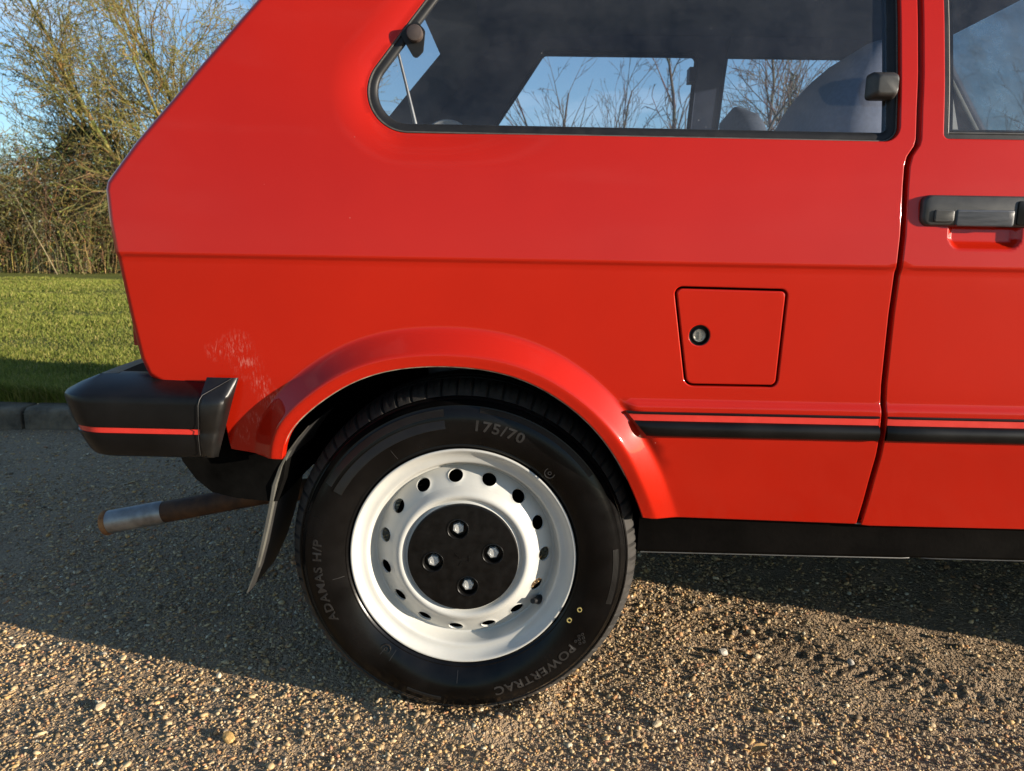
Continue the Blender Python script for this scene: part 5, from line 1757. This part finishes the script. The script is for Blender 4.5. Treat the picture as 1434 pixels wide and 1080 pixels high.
# bramble hedge: bushes of arching canes
CANE = [(.32, .25, .10), (.24, .195, .08), (.14, .11, .05), (.40, .32, .15), (.07, .06, .035)]
HLEAF = [(.15, .155, .034), (.10, .115, .026), (.22, .19, .05), (.07, .06, .028), (.03, .03, .018), (.16, .13, .036)]
def bramble(seed, w, h, dp, ncane, nleaf):
    random.seed(seed)
    wd = Wood()
    for _ in range(ncane):
        x, y = random.uniform(-w/2, w/2), random.uniform(-dp/2, dp/2)
        a = random.uniform(0, 2*math.pi); lean = random.uniform(.35, 1.5)
        top = h*random.uniform(.35, 1.0)*(1-.25*(2*x/w)**2)
        L = top*lean
        c = tuple(q*random.uniform(.7, 1.25) for q in random.choice(CANE)); r = random.uniform(.004, .011)
        pts = []
        n = 7
        for i in range(n+1):
            t = i/n
            z = top*math.sin(t*math.pi*.5*random.uniform(.96, 1.04)) - (max(0, t-.72)**2)*top*random.uniform(1.5, 3.0)
            pts.append(Vector((x+math.cos(a)*L*t*t, y+math.sin(a)*L*t*t*.6, z))+Vector((random.gauss(0, .035), random.gauss(0, .035), random.gauss(0, .02))))
        for i in range(n):
            wd.seg(pts[i], pts[i+1], r*(1-.6*i/n), r*(1-.6*(i+1)/n), c)
            if i >= 2:
                for _k in range(random.randint(0, 2)):
                    e = pts[i]+Vector((random.gauss(0, .16), random.gauss(0, .16), random.gauss(.05, .13)))
                    wd.seg(pts[i], e, .0045, .003, tuple(q*random.uniform(.7, 1.1) for q in c))
    for _ in range(int(ncane*3.4)):      # tangle lying across
        p = Vector((random.uniform(-w/2, w/2), random.uniform(-dp/2, dp/2), h*random.random()**.8*.95))
        d = Vector((random.gauss(0, 1), random.gauss(0, .5), random.gauss(0, .6))).normalized()
        c = tuple(q*random.uniform(.6, 1.2) for q in random.choice(CANE)); r = random.uniform(.003, .007)
        for i in range(5):
            q = p+d*random.uniform(.10, .22)
            wd.seg(p, q, r, r*.85, c); r *= .85; p = q
            d = (d+rand_perp(d)*.45+Vector((0, 0, -.08))).normalized()
    for _ in range(nleaf):
        x, y = random.uniform(-w/2, w/2), random.uniform(-dp/2, dp/2)
        hz = h*(1-.3*(2*x/w)**2)*(.93+.1*math.sin(x*3.1+seed))
        z = hz*(random.random()**.95)
        col = random.choice(HLEAF)
        wd.leaf((x+random.gauss(0, .1), y+random.gauss(0, .05), z), random.uniform(.018, .048), tuple(q*random.uniform(.6, 1.3) for q in col))
    V, T, C = wd.twig_arrays(3); V2, T2, C2 = wd.leaf_arrays()
    me = [(V, T, C), (V2, T2, C2)]
    return me
variants = []
for k in range(4):
    (V, T, C), (V2, T2, C2) = bramble(50+k, 2.9, 2.85, 1.5, 340, 10500)
    a = tri_object('cane_tangle', V, T, C, M['twig']); b = tri_object('foliage', V2, T2, C2, M['leaf'])
    variants.append((a.data, b.data))
    bpy.data.objects.remove(a); bpy.data.objects.remove(b)
spots = [(-16.8, 16.5), (-14.2, 17.0), (-12.0, 17.4), (-9.9, 17.9), (-7.4, 18.4), (-4.8, 18.9), (-2.2, 19.4)]
LAB = ['tan bramble bush beyond the left edge of the frame, first of the hedge row', 'tan bramble bush at the left edge of the picture behind the lawn',
       'bramble bush with arching tan canes beside the red tail of the car', 'bramble bush below the many stemmed tree, mostly hidden by the red car',
       'bramble bush of the hedge hidden behind the rear window of the car', 'bramble bush of the hedge hidden behind the middle of the car', 'last bramble bush of the hedge, hidden behind the red door']
random.seed(77)
for i, (x, y) in enumerate(spots):
    root = empty('bramble_bush', (x, y, .06))
    tag(root, LAB[i], 'bush', 'bramble hedge along the lawn')
    sc = random.uniform(.92, 1.10); mi = random.choice((-1, 1)); rz = random.uniform(-.15, .15)
    for nm, me in zip(('cane_tangle', 'foliage'), variants[i % 4]):
        o = bpy.data.objects.new(nm, me); COL.objects.link(o)
        o.parent = root
    root.scale = (sc*mi, sc, sc*random.uniform(.95, 1.08)); root.rotation_euler = (0, 0, rz)
# a long pale dead cane leaning across the bush
mb = MB(); mb.tube([(-11.05, 16.3, .05), (-11.35, 16.35, .62), (-11.72, 16.4, 1.30), (-12.02, 16.45, 1.95)], [.014, .013, .010, .006], 6)
cane = mb.build('dead_cane', simple('dead_wood', (.24, .19, .10), .85, var=.25, scale=6), None, 60)
tag(cane, 'long pale dead cane leaning across the front of the bramble hedge', 'branch')

# ------------------------------------------------------------------ single larger stones and leaves on the drive
def ground_pt(x, y): return float(drive_height(np.array([x]), np.array([y]))[0])
M['leaf_litter'] = simple('dead_leaf', (0.42, 0.24, 0.07), 0.7, var=.3, scale=80)
M['stone_tan'] = simple('tan_stone', (0.46, 0.36, 0.22), 0.7, var=.25, scale=90, bump=.3, bscale=200)
M['stone_grey'] = simple('grey_stone', (0.40, 0.36, 0.30), 0.7, var=.25, scale=90, bump=.3, bscale=200)
M['stone_orange'] = simple('orange_stone', (0.48, 0.29, 0.10), 0.65, var=.3, scale=70, bump=.3, bscale=200)
def big_stone(x, y, s, mat, label, seed):
    r = np.random.default_rng(seed)
    bm = bmesh.new(); bmesh.ops.create_icosphere(bm, subdivisions=2, radius=1)
    k = r.normal(size=(6, 3)); k /= np.linalg.norm(k, axis=1)[:, None]
    for v in bm.verts:
        co = np.array(v.co); f = 1-.22*max(0, float((k@co).max())-.75)/.25+r.uniform(-.04, .04)
        v.co = Vector(co*f)
        v.co.x *= s*.55; v.co.y *= s*.40; v.co.z *= s*.30
    me = bpy.data.meshes.new('stone'); bm.to_mesh(me); bm.free(); me.materials.append(mat)
    o = bpy.data.objects.new('stone', me); COL.objects.link(o)
    o.location = (x, y, ground_pt(x, y)+s*.2); o.rotation_euler = (r.uniform(-.3, .3), r.uniform(-.3, .3), r.uniform(0, 6))
    return tag(o, label, 'stone', 'larger stones lying on the drive')
big_stone(.399, .250, .024, M['stone_grey'], 'pale grey stone casting a shadow on the gravel below the door gap', 1)
big_stone(.463, .243, .017, M['stone_tan'], 'small tan stone just right of the pale grey stone', 2)
big_stone(.640, .235, .018, M['stone_grey'], 'whitish pebble below the door on the sunlit gravel', 3)
big_stone(-.454, -.053, .022, M['stone_orange'], 'orange stone on the sunlit gravel at the lower left', 4)
big_stone(-.700, .020, .020, M['stone_tan'], 'tan stone near the lower left corner of the gravel', 5)
big_stone(.230, .020, .018, M['stone_tan'], 'tan pebble on the gravel right of the tyre near the lower edge', 6)
# a dead leaf
mb = MB()
lx, ly = .380, -.040
lz = ground_pt(lx, ly)+.008
ol = [(-.017, 0), (-.010, .005), (0, .0075), (.010, .005), (.018, 0), (.010, -.005), (0, -.0075), (-.010, -.005)]
mid = [(-.017, 0, 0), (-.008, 0, -.002), (0, 0, -.0025), (.009, 0, -.001), (.018, 0, .002)]
V = [(lx+u*.94-v*.34, ly+u*.34+v*.94, lz+abs(v)*.55+.002*math.sin(u*160)) for u, v in ol]+[(lx+u*.94, ly+u*.34, lz+w) for u, _, w in mid]
mb.add(V, [(0, 1, 9, 8), (1, 2, 10, 9), (2, 3, 11, 10), (3, 4, 12, 11), (4, 5, 11, 12), (5, 6, 10, 11), (6, 7, 9, 10), (7, 0, 8, 9)])
mb.tube([(lx-.016, ly-.006, lz), (lx-.026, ly-.007, lz+.004)], .0007, 5)
tag(mb.build('fallen_leaf', M['leaf_litter'], None, 30), 'curled orange brown dead leaf on the gravel at the lower right', 'leaf')
